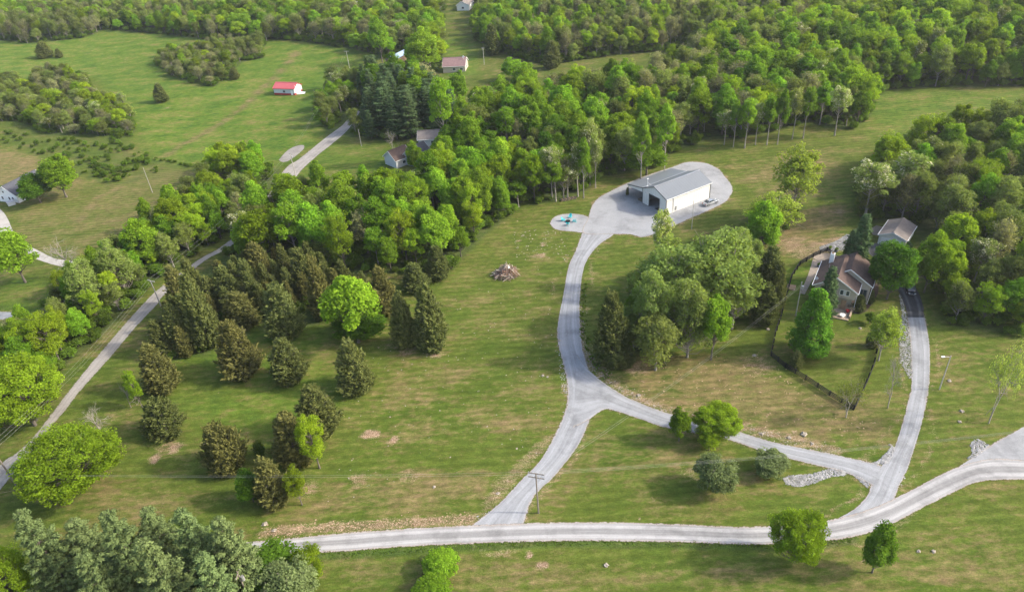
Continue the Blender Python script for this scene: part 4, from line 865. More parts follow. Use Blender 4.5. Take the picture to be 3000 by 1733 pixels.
# ------------------------------------------------------------------ fire pit, chairs, brush pile
ppx, ppy = ref(1664, 650); fp = thing_at('fire_pit', (ppx, ppy), 0, 'round black fire pit in the middle of the teal chairs', 'fire pit'); fp.location.z += .09
MB().tube((0, 0, 0), (0, 0, .34), .62, .66, k=18).obj('ring', M['black'], fp); MB().tube((0, 0, .345), (0, 0, .36), .5, .5, k=18).obj('ash_bed', M['darkroom'], fp)
def chair(px, py, yaw, label):
    x, y = ref(px, py); o = tag(empty('garden_chair', (x, y, float(hh(x, y))+.09), yaw), label, 'chair', 'teal chairs round the fire pit'); o.scale = (1.2, 1.2, 1.2)
    for k in range(4): s = MB().box((.02+.13*k, 0, .36-.03*k+.05), (.12, .56, .025)).obj('seat_slat', M['teal'], o)
    for k in range(5):
        y = -.22+.11*k; h_ = 1.0-.05*abs(k-2); MB().prism([(-.06, y-.05, .33), (-.06, y+.05, .33), (-.36, y+.06, h_), (-.36, y-.06, h_)], (.025, 0, .01)).obj('back_slat', M['teal'], o)
    for s in (-1, 1):
        MB().box((.16, s*.34, .58), (.66, .12, .03)).obj('armrest', M['teal'], o); MB().box((.42, s*.3, .28), (.09, .04, .56)).obj('leg', M['teal'], o)
        MB().prism([(.45, s*.27-.015, .36), (-.42, s*.27-.015, .02), (-.52, s*.27-.015, .02), (-.1, s*.27-.015, .36)], (0, .03, 0)).obj('leg', M['teal'], o)
cg = [(1671, 638, 'chair behind the fire pit nearest the wood edge'), (1649, 648, 'tall backed teal chair left of the fire pit'), (1684, 651, 'teal chair on the right of the fire pit towards the driveway'), (1663, 661, 'teal chair in front of the fire pit seen from behind')]
for px, py, lab in cg:
    x, y = ref(px, py); a = math.atan2(ppy-y, ppx-x); r_ = math.hypot(ppx-x, ppy-y); chair(px, py, a, ('teal ' if not 'teal' in lab else '')+lab)

bx, by = ref(1484, 806); bp = thing_at('brush_pile', (bx, by), 0, 'big heap of cut branches waiting on the lawn', 'brush pile')
segs = []; 
for i in range(520):
    a = rng.uniform(0, 6.28); r_ = 2.7*rng.uniform(0, 1)**.55; z = max(.05, 2.5*(1-(r_/3.1)**1.5)*(1+.3*math.sin(3*a+1)))*rng.uniform(.3, 1.1); c = np.array([r_*math.cos(a)*1.15, r_*math.sin(a)*.95, z])
    d = unit(np.array([math.cos(a)*1.0, math.sin(a)*1.0, -.55])+rng.normal(size=3)*.9); l = rng.uniform(.6, 2.2); r1 = rng.uniform(.025, .085)
    p0, p1 = c-d*l/2, c+d*l/2; p0[2] = max(p0[2], .02); p1[2] = max(p1[2], .02); segs.append((*p0, *p1, r1, r1*.5))
tag(obj('branches', tubes_mesh('branches', segs[:300], 4), plain('dead_branches', (.25, .20, .175), .95, var=.55, sc=3), bp), kind='stuff')
tag(obj('rusty_twigs', tubes_mesh('rusty_twigs', segs[300:], 4), plain('rusty_twigs', (.30, .165, .11), .95, var=.35, sc=3), bp), kind='stuff')
psegs = []
for i in range(46):
    a = rng.uniform(0, 6.28); r_ = 2.9*rng.uniform(0, 1)**.6; z = 2.6*(1-(r_/3.3)**1.5); c = np.array([r_*math.cos(a)*1.15, r_*math.sin(a)*.95, max(z, .15)]); d = unit(np.array([math.cos(a), math.sin(a), -.5])+rng.normal(size=3)*.8)
    l = rng.uniform(1.0, 2.4); p0, p1 = c-d*l/2, c+d*l/2; p0[2] = max(p0[2], .05); p1[2] = max(p1[2], .05); psegs.append((*p0, *p1, .085, .05))
tag(obj('pale_limbs', tubes_mesh('pale_limbs', psegs, 5), plain('pale_limbs', (.50, .42, .34), .9, var=.3, sc=2), bp), kind='stuff')
for i, (x, y, z, s, lab) in enumerate(((.55, -.3, 2.35, .55, 'white bucket lying on the brush pile'), (.3, .5, 2.5, .35, 'pale scrap board on top of the brush pile'))):
    o = tag(empty('bucket' if i == 0 else 'scrap_board', (bx+x, by+y, float(hh(bx, by))+z)), lab, 'bucket' if i == 0 else 'board')
    if i == 0: MB().tube((0, 0, -.2), (.15, -.2, .3), .2, .26, k=12).obj('shell', M['white'], o)
    else: MB().box((0, 0, 0), (.9, .35, .06), .4).obj('board', M['white'], o)
# junk under the lean-to, wood stack at the wood edge
jx, jy = local(barn, -hx+1.2, hy+1.2); j = thing_at('log_stack', (jx, jy), ya, 'dark stack of logs under the barn lean-to', 'log stack')
for k in range(16): MB().tube((-1.1, -.75+(k % 6)*.3+(.15 if k//6 % 2 else 0), .2+.26*(k//6)), (1.2, -.75+(k % 6)*.3+(.15 if k//6 % 2 else 0), .2+.26*(k//6)), .14, k=7).obj('log', M['bark'], j)
jx, jy = local(barn, -hx+.4, hy+lw-.2); tree('cedar', jx-.6, jy, 2.6, 1.2, 'small potted evergreen at the lean-to post of the barn', cat='shrub')
ws = thing_at('firewood_stack', ref(1665, 585), R(14), 'low stack of split firewood at the wood edge beside the yard', 'firewood')
for k in range(26): MB().tube((-.5+rng.uniform(-.05, .05), -2.4+(k % 13)*.38, .16+.3*(k//13)), (.5, -2.4+(k % 13)*.38, .16+.3*(k//13)), .16, k=6).obj('log', M['bark' if k % 3 else 'wood'], ws)
ws.rotation_euler = (0, 0, R(104))

# ------------------------------------------------------------------ black board fence
def fence(name, pts, label, hgt=1.25, rails=4, step=2.45):
    w = [np.array(G(*p)[:2]) for p in pts]; o = tag(empty(name, (w[0][0], w[0][1], float(hh(*w[0])))), label, 'fence', ); base = np.array(o.location)
    post = MB().box((0, 0, hgt/2-.1), (.2, .2, hgt+.2)).mesh('post'); post.materials.append(M['black'])
    P_ = [w[0]]
    for a, b in zip(w[:-1], w[1:]):
        n = max(1, round(np.linalg.norm(b-a)/step)); P_ += [a+(b-a)*(i+1)/n for i in range(n)]
    for p in P_: obj('post', post, None, o, loc=(p[0]-base[0], p[1]-base[1], float(hh(*p))-base[2]))
    for a, b in zip(P_[:-1], P_[1:]):
        l = np.linalg.norm(b-a); za, zb2 = float(hh(*a))-base[2], float(hh(*b))-base[2]; y = math.atan2(b[1]-a[1], b[0]-a[0]); rm = MB().box((0, 0, 0), (l-.02, .06, .17)).mesh('rail'); rm.materials.append(M['black'])
        for k in range(rails):
            r = obj('rail', rm, None, o, loc=((a[0]+b[0])/2-base[0]+math.sin(y)*.132, (a[1]+b[1])/2-base[1]-math.cos(y)*.132, (za+zb2)/2+.22+k*(hgt-.3)/(rails-1))); r.rotation_euler = (0, -math.atan2(zb2-za, l), y)
    return o
fence('board_fence', [(2438,754),(2422,736),(2382,754),(2343,778),(2319,814),(2303,870),(2287,934),(2270,985),(2259,1042),(2300,1076),(2360,1112),(2430,1158),(2500,1200)], 'black four rail fence curving round the left of the tan house yard')
fence('board_fence', [(2500,1200),(2520,1160),(2545,1105),(2562,1060),(2572,1010),(2578,985)], 'black board fence running up the yard beside the sparse trees')
fence('board_fence', [(2438,754),(2455,762),(2475,762)], 'short black fence at the chimney corner of the tan house', 1.25)
fence('board_fence', [(2524,765),(2540,770),(2562,778)], 'short black fence between the tan house and the garage')

# ------------------------------------------------------------------ poles and wires
def pole(base, top_px, label, mat='pole', arms=1, arm_yaw=0., transformer=False, hgt=None, r=.15, armlen=2.4, lamp=False):
    x, y = ref(*base); z0 = float(hh(x, y))
    if hgt is None:
        hgt = min((abs(P((x, y, z0+q))[1]-top_px[1]), q) for q in np.arange(2, 16, .05))[1]
    o = tag(empty('street_lamp' if lamp else 'utility_pole', (x, y, z0), arm_yaw), label, 'street lamp' if lamp else 'utility pole')
    MB().tube((0, 0, -.3), (0, 0, hgt), r, r*.65, k=8).obj('shaft', M[mat], o)
    for k in range(arms):
        z = hgt-.25-.9*k; MB().box((.13, 0, z), (.12, armlen, .12)).obj('crossarm', M[mat], o)
        for s in (-1, -.4, .4, 1): MB().tube((.13, s*armlen*.46, z+.062), (.13, s*armlen*.46, z+.24), .05, k=6).obj('insulator', M['steel'], o)
    if transformer: MB().tube((.38, 0, hgt-2.0), (.38, 0, hgt-1.1), .24, k=12).obj('transformer', M['steel'], o)
    if lamp:
        MB().tube((0, 0, hgt-.35), (-1.3, 0, hgt-.05), .04, k=6).obj('bracket', M['steel'], o); MB().box((-1.45, 0, hgt-.1), (.6, .3, .14)).obj('lamp_head', M['white'], o)
    return (x, y, z0, hgt, arm_yaw)
pD = pole((1578,1502), (1578,1390), 'tall utility pole beside the lower driveway with two crossarms', arms=2, arm_yaw=R(72), hgt=9.4, armlen=2.6)
pA = pole((474,902), (446,837), 'grey utility pole by the county road among the cedars', 'polel', arm_yaw=R(62), hgt=8.0)
pC = pole((2331,925), (2343,843), 'pale pole with round transformer in the tan house yard', 'polel', arms=0, transformer=True, hgt=9.0, r=.14)
pole((2752,1140), (2776,1072), 'pale lamp post on the grass right of the house driveway', 'polel', arms=0, lamp=True, hgt=8.2, r=.12)
pE = pole((748,1790), (701,1697), 'utility pole with transformer at the bottom edge by the pines', arm_yaw=R(0), transformer=True, hgt=9.5)
pB = pole((48,1421), (0,1385), 'dark utility pole at the left edge beside the county road', arm_yaw=R(60), hgt=9.5, r=.17)
pF = pole((867,518), (852,462), 'pale pole with transformer beside the county road bend', 'polel', arm_yaw=R(50), transformer=True, hgt=8.6, armlen=1.6)
pG = pole((1024,200), (1018,170), 'utility pole with white crossarm at the corner of the hayfield', 'polel', arm_yaw=R(80), hgt=8.5)
pole((447,564), (425,492), 'leaning bare pole on the mown lawn left of the grove', 'polel', arms=0, hgt=9.0, r=.1)
pole((1059,428), (1050,386), 'thin pole in the lawn beside the grey dead tree', 'polel', arms=0, hgt=6.5, r=.1)
pole((1419,190), (1412,155), 'weathered pole beside the mauve roofed house', 'polel', arms=1, hgt=8.0, arm_yaw=R(80), armlen=1.6)
pole((2026,672), (2030,603), 'slim bare pole rising from the trees below the barn', 'polel', arms=0, hgt=8.6, r=.09)
pole((1134,34), (1128,0), 'thin pale pole at the top beside the far lane', 'polel', arms=0, hgt=8.5, r=.1)
def wire(a, b, label, offs=(0,), sag=1.2, za=0, zb_=0, r=.011, nm='power_line', wa=None):
    segs = []
    for of in offs:
        p0 = np.array([a[0]-math.sin(a[4])*of, a[1]+math.cos(a[4])*of, a[2]+a[3]+za]); p1 = np.array([b[0]-math.sin(b[4])*of, b[1]+math.cos(b[4])*of, b[2]+b[3]+zb_]); n = 16
        q = [p0+(p1-p0)*i/n-np.array([0, 0, sag*4*(i/n)*(1-i/n)]) for i in range(n+1)]
        segs += [(*q[i], *q[i+1], r, r) for i in range(n)]
    tag(obj(nm, tubes_mesh(nm, segs, 4), M['wire']), label, 'power line')
farR = ref(3250, 1345); farR = (farR[0], farR[1], float(hh(*farR)), 9.5, R(85)); farL = ref(-500, 1480); farL = (farL[0], farL[1], float(hh(*farL)), 9.5, R(80))
wire(pD, farR, 'overhead wires running right above the grey green shrubs', (-1.1, 0, 1.1), 1.3); wire(pD, farL, 'overhead wires running left from the tall driveway pole', (-1.1, 1.1), 1.3)
wire(pD, pC, 'pair of wires rising from the driveway pole to the yard pole', (-.25, .25), 1.6, zb_=-.8, za=-1.)
wire(pB, pA, 'wires along the lower stretch of the county road', (-1., -.1, 1.), 1.6); wire(pA, pF, 'wires along the upper stretch of the county road', (-.8, .8), 1.8)
wire(pF, pG, 'wires crossing the hayfield corner behind the grove', (-.5, .5), 1.8)

# ------------------------------------------------------------------ loose stones
def rockmesh(name, n, pos, size, mat):
    """n small angular stones in one mesh"""
    base = np.array([(1, 0, 0), (-1, 0, 0), (0, 1, 0), (0, -1, 0), (0, 0, 1), (0, 0, -1)], float); fc = [(0, 2, 4), (2, 1, 4), (1, 3, 4), (3, 0, 4), (2, 0, 5), (1, 2, 5), (3, 1, 5), (0, 3, 5)]
    V = []; f = []
    for i in range(n):
        a = rng.uniform(0, 6.28); ca, sa = math.cos(a), math.sin(a); v = base*rng.uniform(.6, 1.3, (6, 3))*np.array([1, .75, .38])+rng.normal(size=(6, 3))*.16; v = np.stack([v[:, 0]*ca-v[:, 1]*sa, v[:, 0]*sa+v[:, 1]*ca, v[:, 2]], 1)*size[i]+pos[i]
        V += v.tolist(); f += [tuple(i*6+k for k in q) for q in fc]
    m = bpy.data.meshes.new(name); m.from_pydata(V, [], f); return obj(name, m, mat)
def scatter_in(poly, n):
    lo, hi = poly.min(0), poly.max(0); out = []
    while len(out) < n:
        p = rng.uniform(lo, hi, (n*3, 2)); p = p[inpoly(p[:, 0], p[:, 1], poly)]; out += p.tolist()
    return np.array(out[:n])
z5 = lambda x, y: (2000+x/2.51, 1153+y/2.51)
RIP = {'riprap_ditch': ([z5(*p) for p in ((735,620),(800,600),(950,590),(1100,545),(1200,560),(1232,582),(1180,600),(1080,612),(960,660),(850,685),(765,670))], 1500, .15),
 'riprap_corner': ([z5(*p) for p in ((1235,580),(1330,620),(1370,660),(1362,695),(1300,640))], 260, .14),
 'riprap_inlet': ([z5(*p) for p in ((1385,508),(1440,490),(1500,430),(1540,385),(1556,395),(1550,440),(1510,512),(1400,522))], 560, .15),
 'riprap_mound': ([z5(*p) for p in ((2112,375),(2150,330),(2200,345),(2255,380),(2220,410),(2150,470),(2092,480),(2132,430))], 480, .16),
 'riprap_slope': ([z2p(*p) for p in ((430,440),(640,370),(780,280),(850,320),(790,400),(720,490),(560,492),(440,490))], 1900, .16),
 'stone_border': ([(2000+x/2.51, 580+y/2.51) for x, y in ((1590,700),(1615,730),(1640,850),(1672,1000),(1690,1180),(1700,1310),(1668,1325),(1600,1210),(1590,1000),(1612,850))], 1500, .14)}
for k, (pp, n, s) in RIP.items():
    pw = np.array([G(*p)[:2] for p in pp]); q = scatter_in(pw, n); sz = rng.uniform(.5, 1.4, n)*s; Z = hh(q[:, 0], q[:, 1])+sz*.25
    tag(rockmesh(k, n, np.column_stack([q, Z]), sz, M['rockw']), 'white stones', None, None, 'stuff')
def along(name, pts, n, spread, size, mat, k=K):
    c = catmull([G(x*k, y*k)[:2] for x, y in pts], 10); i = rng.integers(0, len(c)-1, n); t = rng.uniform(size=(n, 1)); q = c[i]*(1-t)+c[i+1]*t+rng.normal(size=(n, 2))*spread; sz = size*rng.uniform(.4, 1.7, n)
    tag(rockmesh(name, n, np.column_stack([q, hh(q[:, 0], q[:, 1])+sz*.1]), sz, mat), None, None, None, 'stuff')
along('bank_rubble', [(1440,860),(1465,905),(1510,945),(1560,975),(1620,1003),(1700,1025),(1780,1040),(1850,1060),(1930,1080),(2050,1108)], 560, .65, .13, M['rock'])
along('roadside_rubble', [(660,1306),(760,1299),(900,1292),(1050,1281),(1160,1276)], 520, .75, .11, M['rockr'])
along('shoulder_stones', [(1385,820),(1380,880),(1392,950),(1402,1000),(1395,1060),(1340,1140),(1250,1230),(1180,1285)], 420, .5, .12, M['rockw'])
along('edge_stones', [(1420,700),(1428,760),(1432,820),(1445,880)], 160, .5, .13, M['rock'])
along('ditch_stones', [(2180,1230),(2210,1180),(2230,1130),(2245,1060),(2262,980)], 200, .45, .12, M['rockw'])
q = scatter_in(wpoly([(1260,570),(1400,560),(1400,640),(1270,640)]), 130); s_ = rng.uniform(.08, .3, 130); tag(rockmesh('outcrop_stones', 130, np.column_stack([q, hh(q[:, 0], q[:, 1])+.02]), s_, M['rock']), kind='stuff')
q = scatter_in(wpoly([(920,780),(1360,640),(1380,1000),(1330,1120),(800,1240)]), 260); s_ = rng.uniform(.06, .2, 260); tag(rockmesh('lawn_stones', 260, np.column_stack([q, hh(q[:, 0], q[:, 1])+.02]), s_, M['rock']), kind='stuff')
q = scatter_in(wpoly([(1470,910),(1900,860),(2100,1000),(2200,1110),(1900,1070),(1600,980)]), 260); s_ = rng.uniform(.06, .22, 260); tag(rockmesh('field_stones', 260, np.column_stack([q, hh(q[:, 0], q[:, 1])+.02]), s_, M['rockr']), kind='stuff')
def boulder(px, py, s, label, mat='rock', k=1, flat=.6):
    x, y = ref(px*k, py*k); s *= .62; bm = bmesh.new(); bmesh.ops.create_icosphere(bm, subdivisions=2, radius=s)
    for v in bm.verts:
        n = 1+.22*math.sin(v.co.x*7/s+x)+.18*math.sin(v.co.y*5/s+y+v.co.z*4/s); v.co *= n; v.co.z *= flat; v.co.x *= 1.25
    m = bpy.data.meshes.new('boulder'); bm.to_mesh(m); bm.free(); o = obj('boulder', m, M[mat]); o.location = (x, y, float(hh(x, y))+s*.15); o.rotation_euler = (0, 0, rng.uniform(0, 6)); return tag(o, label, 'rock', 'rocks lying on the banks and lawns')
for a in ((1872,1158,.55,'tan boulder on the bank above the driveway fork'), (2356,1272,.8,'large flat pale rock above the middle of the lower link drive'), (2232,1270,.5,'pale rock on the bank right of the yellow green tree'), (2312,1282,.55,'squarish rock on the rubble bank below the flat pale rock'), (2380,1300,.42,'small tan rock where the rubble bank ends'), (1590,1100,.5,'pale flat stone left of the driveway fork'), (1604,1104,.35,'small white stone right next to the flat stone by the fork'),
          (1638,998,.5,'white stone on the left shoulder of the driveway bend'), (1774,1534,.6,'dark rock') if False else (1776,1535+120,.55,'grey stone in the bare patch of the bottom lawn'), (775,1535,.6,'brown rock beside the left end of the gravel road'), (803,1553,.5,'grey rock at the road edge by the pines'), (1272,1426,.4,'pale stone in the dry bank left of the driveway'), (1459,1444,.45,'white rock beside the lower driveway shoulder'),
          (2818,1204,.6,'pale flat rock on the right hand lawn'), (2811,1235,.45,'smaller pale stone below the flat rock on the right lawn'), (2781,1115,.55,'flat stone on the grass beside the lamp post'), (2735,1615,.45,'grey stone on the bottom right lawn'), (2691,1614,.4,'grey stone left of its neighbour on the bottom right lawn'), (2608,1303,.4,'dark capped stone at the top of the white stones by the drive fork'), (2210,1041,.6,'grey boulder just outside the lower left fence corner'),
          (2250,965,.6,'cluster stone beside the fence near the shaded lawn'), (2820,1958/1.69,.3,'x') if False else (2520,962,.5,'long pale stone beside the stoop and round shrub')): boulder(*a)

# ------------------------------------------------------------------ single trees (boxes in 2520-wide photo coordinates)
T = boxtree
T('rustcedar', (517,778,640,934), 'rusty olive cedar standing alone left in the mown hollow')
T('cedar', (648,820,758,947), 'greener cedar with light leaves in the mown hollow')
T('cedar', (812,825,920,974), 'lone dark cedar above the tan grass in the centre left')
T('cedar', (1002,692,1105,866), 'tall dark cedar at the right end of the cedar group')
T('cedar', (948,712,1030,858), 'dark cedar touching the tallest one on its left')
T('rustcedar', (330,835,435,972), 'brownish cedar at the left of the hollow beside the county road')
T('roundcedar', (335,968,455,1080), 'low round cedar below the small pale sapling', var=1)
T('roundcedar', (480,1026,610,1168), 'round brown cedar below the hollow', var=0)
T('cedar', (712,932,840,1080), 'broad cedar topping the chain of three above the pines')
T('rustcedar', (652,998,775,1150), 'middle cedar of the chain with a bright sapling against it')
T('rustcedar', (608,1112,715,1252), 'lowest cedar of the chain above the pines')
T('cedar', (632,688,748,840), 'pointed cedar behind the hollow left of the bright tree')
T('rustcedar', (535,706,640,812), 'brown topped cedar behind the lone rusty one')
T('cedar', (440,628,505,760), 'narrow dark cedar screening the county road')
T('rustcedar', (398,645,475,785), 'olive cedar leaning over the county road')
T('cedar', (440,665,530,865), 'tall olive cedar beside the county road')
T('cedar', (395,740,470,870), 'dark cedar behind the brownish one at the road')
T('cedar', (355,780,430,880), 'low dark cedar at the road side of the group')
T('cedar', (572,632,650,755), 'dark cedar deep in the cedar group left side')
T('rustcedar', (600,590,680,720), 'rust tinged cedar at the upper edge of the cedar group')
T('cedar', (512,648,600,765), 'dark cedar beside the short visible stretch of road')
T('cedar', (700,605,790,730), 'dark cedar in the shade behind the bright tree')
T('rustcedar', (745,625,820,790), 'cedar with brown tips left of the bright green tree')
T('rustcedar', (895,650,985,780), 'rust coloured cedar right above the bright green tree')
T('cedar', (575,560,640,650), 'cedar under the grey trees at the road bend')
T('cedar', (980,640,1060,720), 'dark evergreen at the wood edge left of the brush pile')
T('cedar', (1040,600,1110,690), 'dark shaggy evergreen at the wood edge above the brush pile')
T('cedar', (1450,712,1560,905), 'big dark cedar at the left of the middle clump')
T('cedar', (1500,830,1570,905), 'low dark cedar at the foot of the middle clump')
T('cedar', (1855,600,1935,730), 'dark cedar between the middle clump and the fence')
T('cedar', (1845,690,1925,800), 'lower dark cedar outside the fence left of the house pole')
T('cedar', (1880,640,1945,760), 'dark cedar close to the fence curve')
T('cedar', (1185,60,1235,135), 'dark cedar at the far right of the mown strip')
T('cedar', (1330,100,1385,168), 'dark cedar at the left end of the high meadow')
T('cedar', (82,102,132,142), 'dark bush cedar at the top left field edge')
T('cedar', (132,119,154,142), 'small dark cedar right of the bush cedar in the top field')
T('cedar', (372,204,414,252), 'lone cedar in the middle of the hayfield')
T('cedar', (558,165,592,195), 'small dark evergreen at the right tip of the field thicket')
T('cedar', (1940,858,1982,908), 'small young cedar inside the fence near the pear tree')
T('cedar', (2132,800,2168,856), 'small cedar inside the fence among the sparse trees')
T('cedar', (2098,722,2136,768), 'clipped arborvitae beside the stoop of the tan house')
T('cedar', (2134,712,2156,748), 'smaller arborvitae right of its neighbour by the tan house')
T('spruce', (2012,650,2068,780), 'slim spruce in front of the tan house gable')
T('spruce', (2084,520,2150,690), 'large spruce between the tan house and the garage')
T('spruce', (2072,560,2120,650), 'ragged spruce beside the white stones')
T('spruce', (2210,590,2250,660), 'dark evergreen right of the garage')
T('bigyellow', (48,1040,292,1235), 'big round yellow green tree at the lower left by the road')
T('lush', (792,668,930,832), 'bright green tree in the middle of the cedars')
T('darkbroad', (820,750,940,840), 'dark leafy bush at the foot of the bright green tree')
T('yellow', (308,908,346,996), 'thin bright sapling by the county road', var=1)
T('bare', (276,918,322,990), 'small bare bush touching the bright sapling')
T('bare', (185,975,292,1080), 'pale leafless tree behind the big yellow green tree')
T('bigyellow', (1897,1245,2033,1400), 'yellow green tree hiding part of the gravel road')
T('darkbroad', (2128,1280,2205,1415), 'dark green narrow tree below the road junction')
T('bigyellow', (1705,984,1822,1092), 'yellow green tree over the link drive')
T('lush', (1646,1006,1702,1080), 'small bright tree left of the link drive tree', var=1)
T('yellow', (1722,1060,1772,1110), 'low yellow shoots at the foot of the link drive tree', var=1, name='shrub')
T('silver', (1710,1114,1816,1222), 'larger grey green shrub under the wires')
T('silver', (1852,1100,1944,1180), 'smaller grey green shrub beside the link drive')
T('clipped', (1038,1342,1132,1428), 'rounded light green shrub below the gravel road')
T('clipped', (1008,1408,1116,1500), 'pale spiky shrub cut by the bottom edge')
T('pear', (1948,703,2060,872), 'cone shaped bright green tree in front of the tan house')
T('round', (2146,592,2258,728), 'dense round green maple over the asphalt drive')
T('lush', (2258,572,2338,705), 'green tree right behind the round maple')
T('open', (2142,745,2222,880), 'sparse yellow green tree inside the fence by the drive')
T('bare', (2180,830,2250,972), 'bare young tree beside the house driveway')
T('budding', (2062,900,2140,1008), 'pale budding tree at the lower fence corner')
T('budding', (2452,800,2530,1000), 'half bare tree at the right edge of the lawn')
T('lush', (97,384,180,475), 'leafy tree behind the white house roof')
T('darkbroad', (43,424,122,500), 'round green tree in front of the white house')
T('yellow', (130,384,182,440), 'yellow green tree beside the leafy tree of the white house')
T('bare', (100,560,220,662), 'spreading leafless tree over the farm lane')
T('lush', (-25,562,75,685), 'bright green tree on the left edge beside the farm lane')
T('bigyellow', (-60,868,142,1070), 'large yellow green tree at the left edge above the county road')
T('yellow', (70,765,160,890), 'yellow green tree in the hedge beside the county road', var=1)
T('willow', (165,640,250,765), 'pale green willowy tree in the hedge above the side lane')
T('willow', (235,592,330,720), 'pale green willowy tree in the hedge, upper of the two')
T('lush', (300,540,385,650), 'bright green tree in the hedge below the mown lawn')
T('yellow', (385,480,460,590), 'bright yellow green tree in the hedge at the lawn corner')
T('olive', (20,800,100,900), 'olive tree in the lower hedge beside the side lane end')
T('open', (1905,338,2022,520), 'tall sparse yellow green tree on the slope right of the barn')
T('open', (1845,458,1965,585), 'sparse yellow green tree below the silver car')
T('tall', (1055,185,1112,335), 'tall bright tree standing in front of the dark pines')
T('lush', (1100,178,1150,250), 'bright tree in front of the mauve roofed house')
T('lush', (1000,75,1080,178), 'large green tree left of the mown strip')
T('lush', (1040,385,1100,470), 'olive tree before the grey house at the lawn')
T('lush', (1058,330,1120,410), 'bright tree over the long brown grey roof')
T('lush', (1000,350,1040,420), 'small green tree between the two house gables')
T('olive', (985,415,1050,500), 'pale olive tree in front of the grey house gable')
T('lush', (905,40,955,135), 'green tree beside the blue roofed outbuilding')
T('grey', (1000,150,1065,215), 'tan budding tree before the pale roofed house')
T('lush', (1230,145,1290,190), 'pale green tree at the left end of the high meadow', var=1)
T('willow', (1552,600,1745,810), 'large pale willowy tree in the middle clump')
T('willow', (1670,545,1862,785), 'wide pale tree on the right of the middle clump')
T('willow', (1600,575,1690,720), 'pale tree at the upper left of the middle clump')
T('willow', (1775,560,1862,700), 'pale tree at the upper right of the middle clump')
T('locust', (1602,498,1658,650), 'blossoming thin tree in front of the barn corner')
T('lush', (1720,720,1800,868), 'bright green low tree at the foot of the middle clump')
T('olive', (1555,770,1680,910), 'olive leafed tree at the lower edge of the middle clump')
T('willow', (1560,655,1660,850), 'pale airy tree at the left of the middle clump')
T('willow', (1640,690,1760,870), 'pale airy tree low in the middle clump')
T('willow', (1760,640,1865,800), 'pale tree at the right flank of the middle clump')
T('lush', (1840,500,1925,620), 'green tree behind the right flank of the middle clump')
for i, (x_, y0_, y1_, w_t) in enumerate(((1788,262,352,40), (1812,250,352,34), (1842,236,350,42), (1868,240,345,36), (1898,228,342,40), (1925,225,340,36), (1962,215,328,40), (1990,210,325,38), (2028,205,300,44), (2070,200,318,52), (1580,285,428,46), (1640,262,400,46), (1465,325,446,42), (1435,345,470,40))):
    T('tall' if i % 3 else 'locust', (x_-w_t/2, y0_, x_+w_t/2, y1_-22), ('tall slim edge tree above the barn yard, ' if i < 10 else 'tall slim edge tree left of the barn, ')+['leftmost', 'second from left', 'third from left', 'fourth from left', 'fifth from left', 'sixth from left', 'seventh from left', 'eighth from left', 'ninth from left', 'rightmost', 'second from right', 'rightmost', 'third from right', 'leftmost'][i])
for i, b_ in enumerate(((1325,345,1385,448), (1362,385,1428,462), (1393,352,1448,448), (1415,310,1475,408))):
    T('locust', b_, ['white blossoming tree above the fire pit, leftmost', 'white blossoming tree above the fire pit, lowest', 'white blossoming tree above the fire pit, right', 'white blossoming tree above the fire pit, highest'][i])
T('bare', (936,300,985,360), 'grey dead tree beside the far lawn')
T('locust', (2100,380,2200,500), 'blossoming tree at the left edge of the right wood')
T('locust', (2180,370,2290,480), 'whitish flowering tree in the right wood edge')
T('yellow', (700,1150,754,1238), 'bright sapling on the right of the lowest cedar')
T('yellow', (728,1018,802,1145), 'bright sapling on the right of the middle cedar')
T('darkbroad', (578,1150,640,1240), 'green shrub on the left of the lowest cedar', name='shrub')
T('shrub', (620,1082,655,1130), 'small green shrub left of the middle cedar')
T('darkbroad', (565,1345,720,1460), 'dark green thicket tree right of the pines')
T('silver', (650,1365,780,1500), 'grey green shrub at the bottom edge by the pines')
T('yellow', (715,1340,800,1430), 'thin pale shrub between the pines and the bottom lawn', var=1, name='shrub')
T('bigyellow', (-60,1335,75,1530), 'pale green tree in the bottom left corner')
T('lush', (1545,350,1640,425), 'bright bush at the wood edge above the barn')
T('shrub', (2126,765,2160,800), 'low round shrub right of the stoop')
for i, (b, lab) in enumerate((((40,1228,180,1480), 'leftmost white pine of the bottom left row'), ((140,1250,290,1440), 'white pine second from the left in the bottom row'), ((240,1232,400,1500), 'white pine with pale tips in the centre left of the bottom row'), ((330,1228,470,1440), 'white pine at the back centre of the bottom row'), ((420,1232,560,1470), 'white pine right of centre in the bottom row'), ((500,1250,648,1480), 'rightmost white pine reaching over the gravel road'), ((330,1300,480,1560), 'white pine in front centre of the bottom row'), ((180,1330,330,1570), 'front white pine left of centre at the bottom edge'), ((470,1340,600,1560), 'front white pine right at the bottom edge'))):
    T('pine', b, lab)

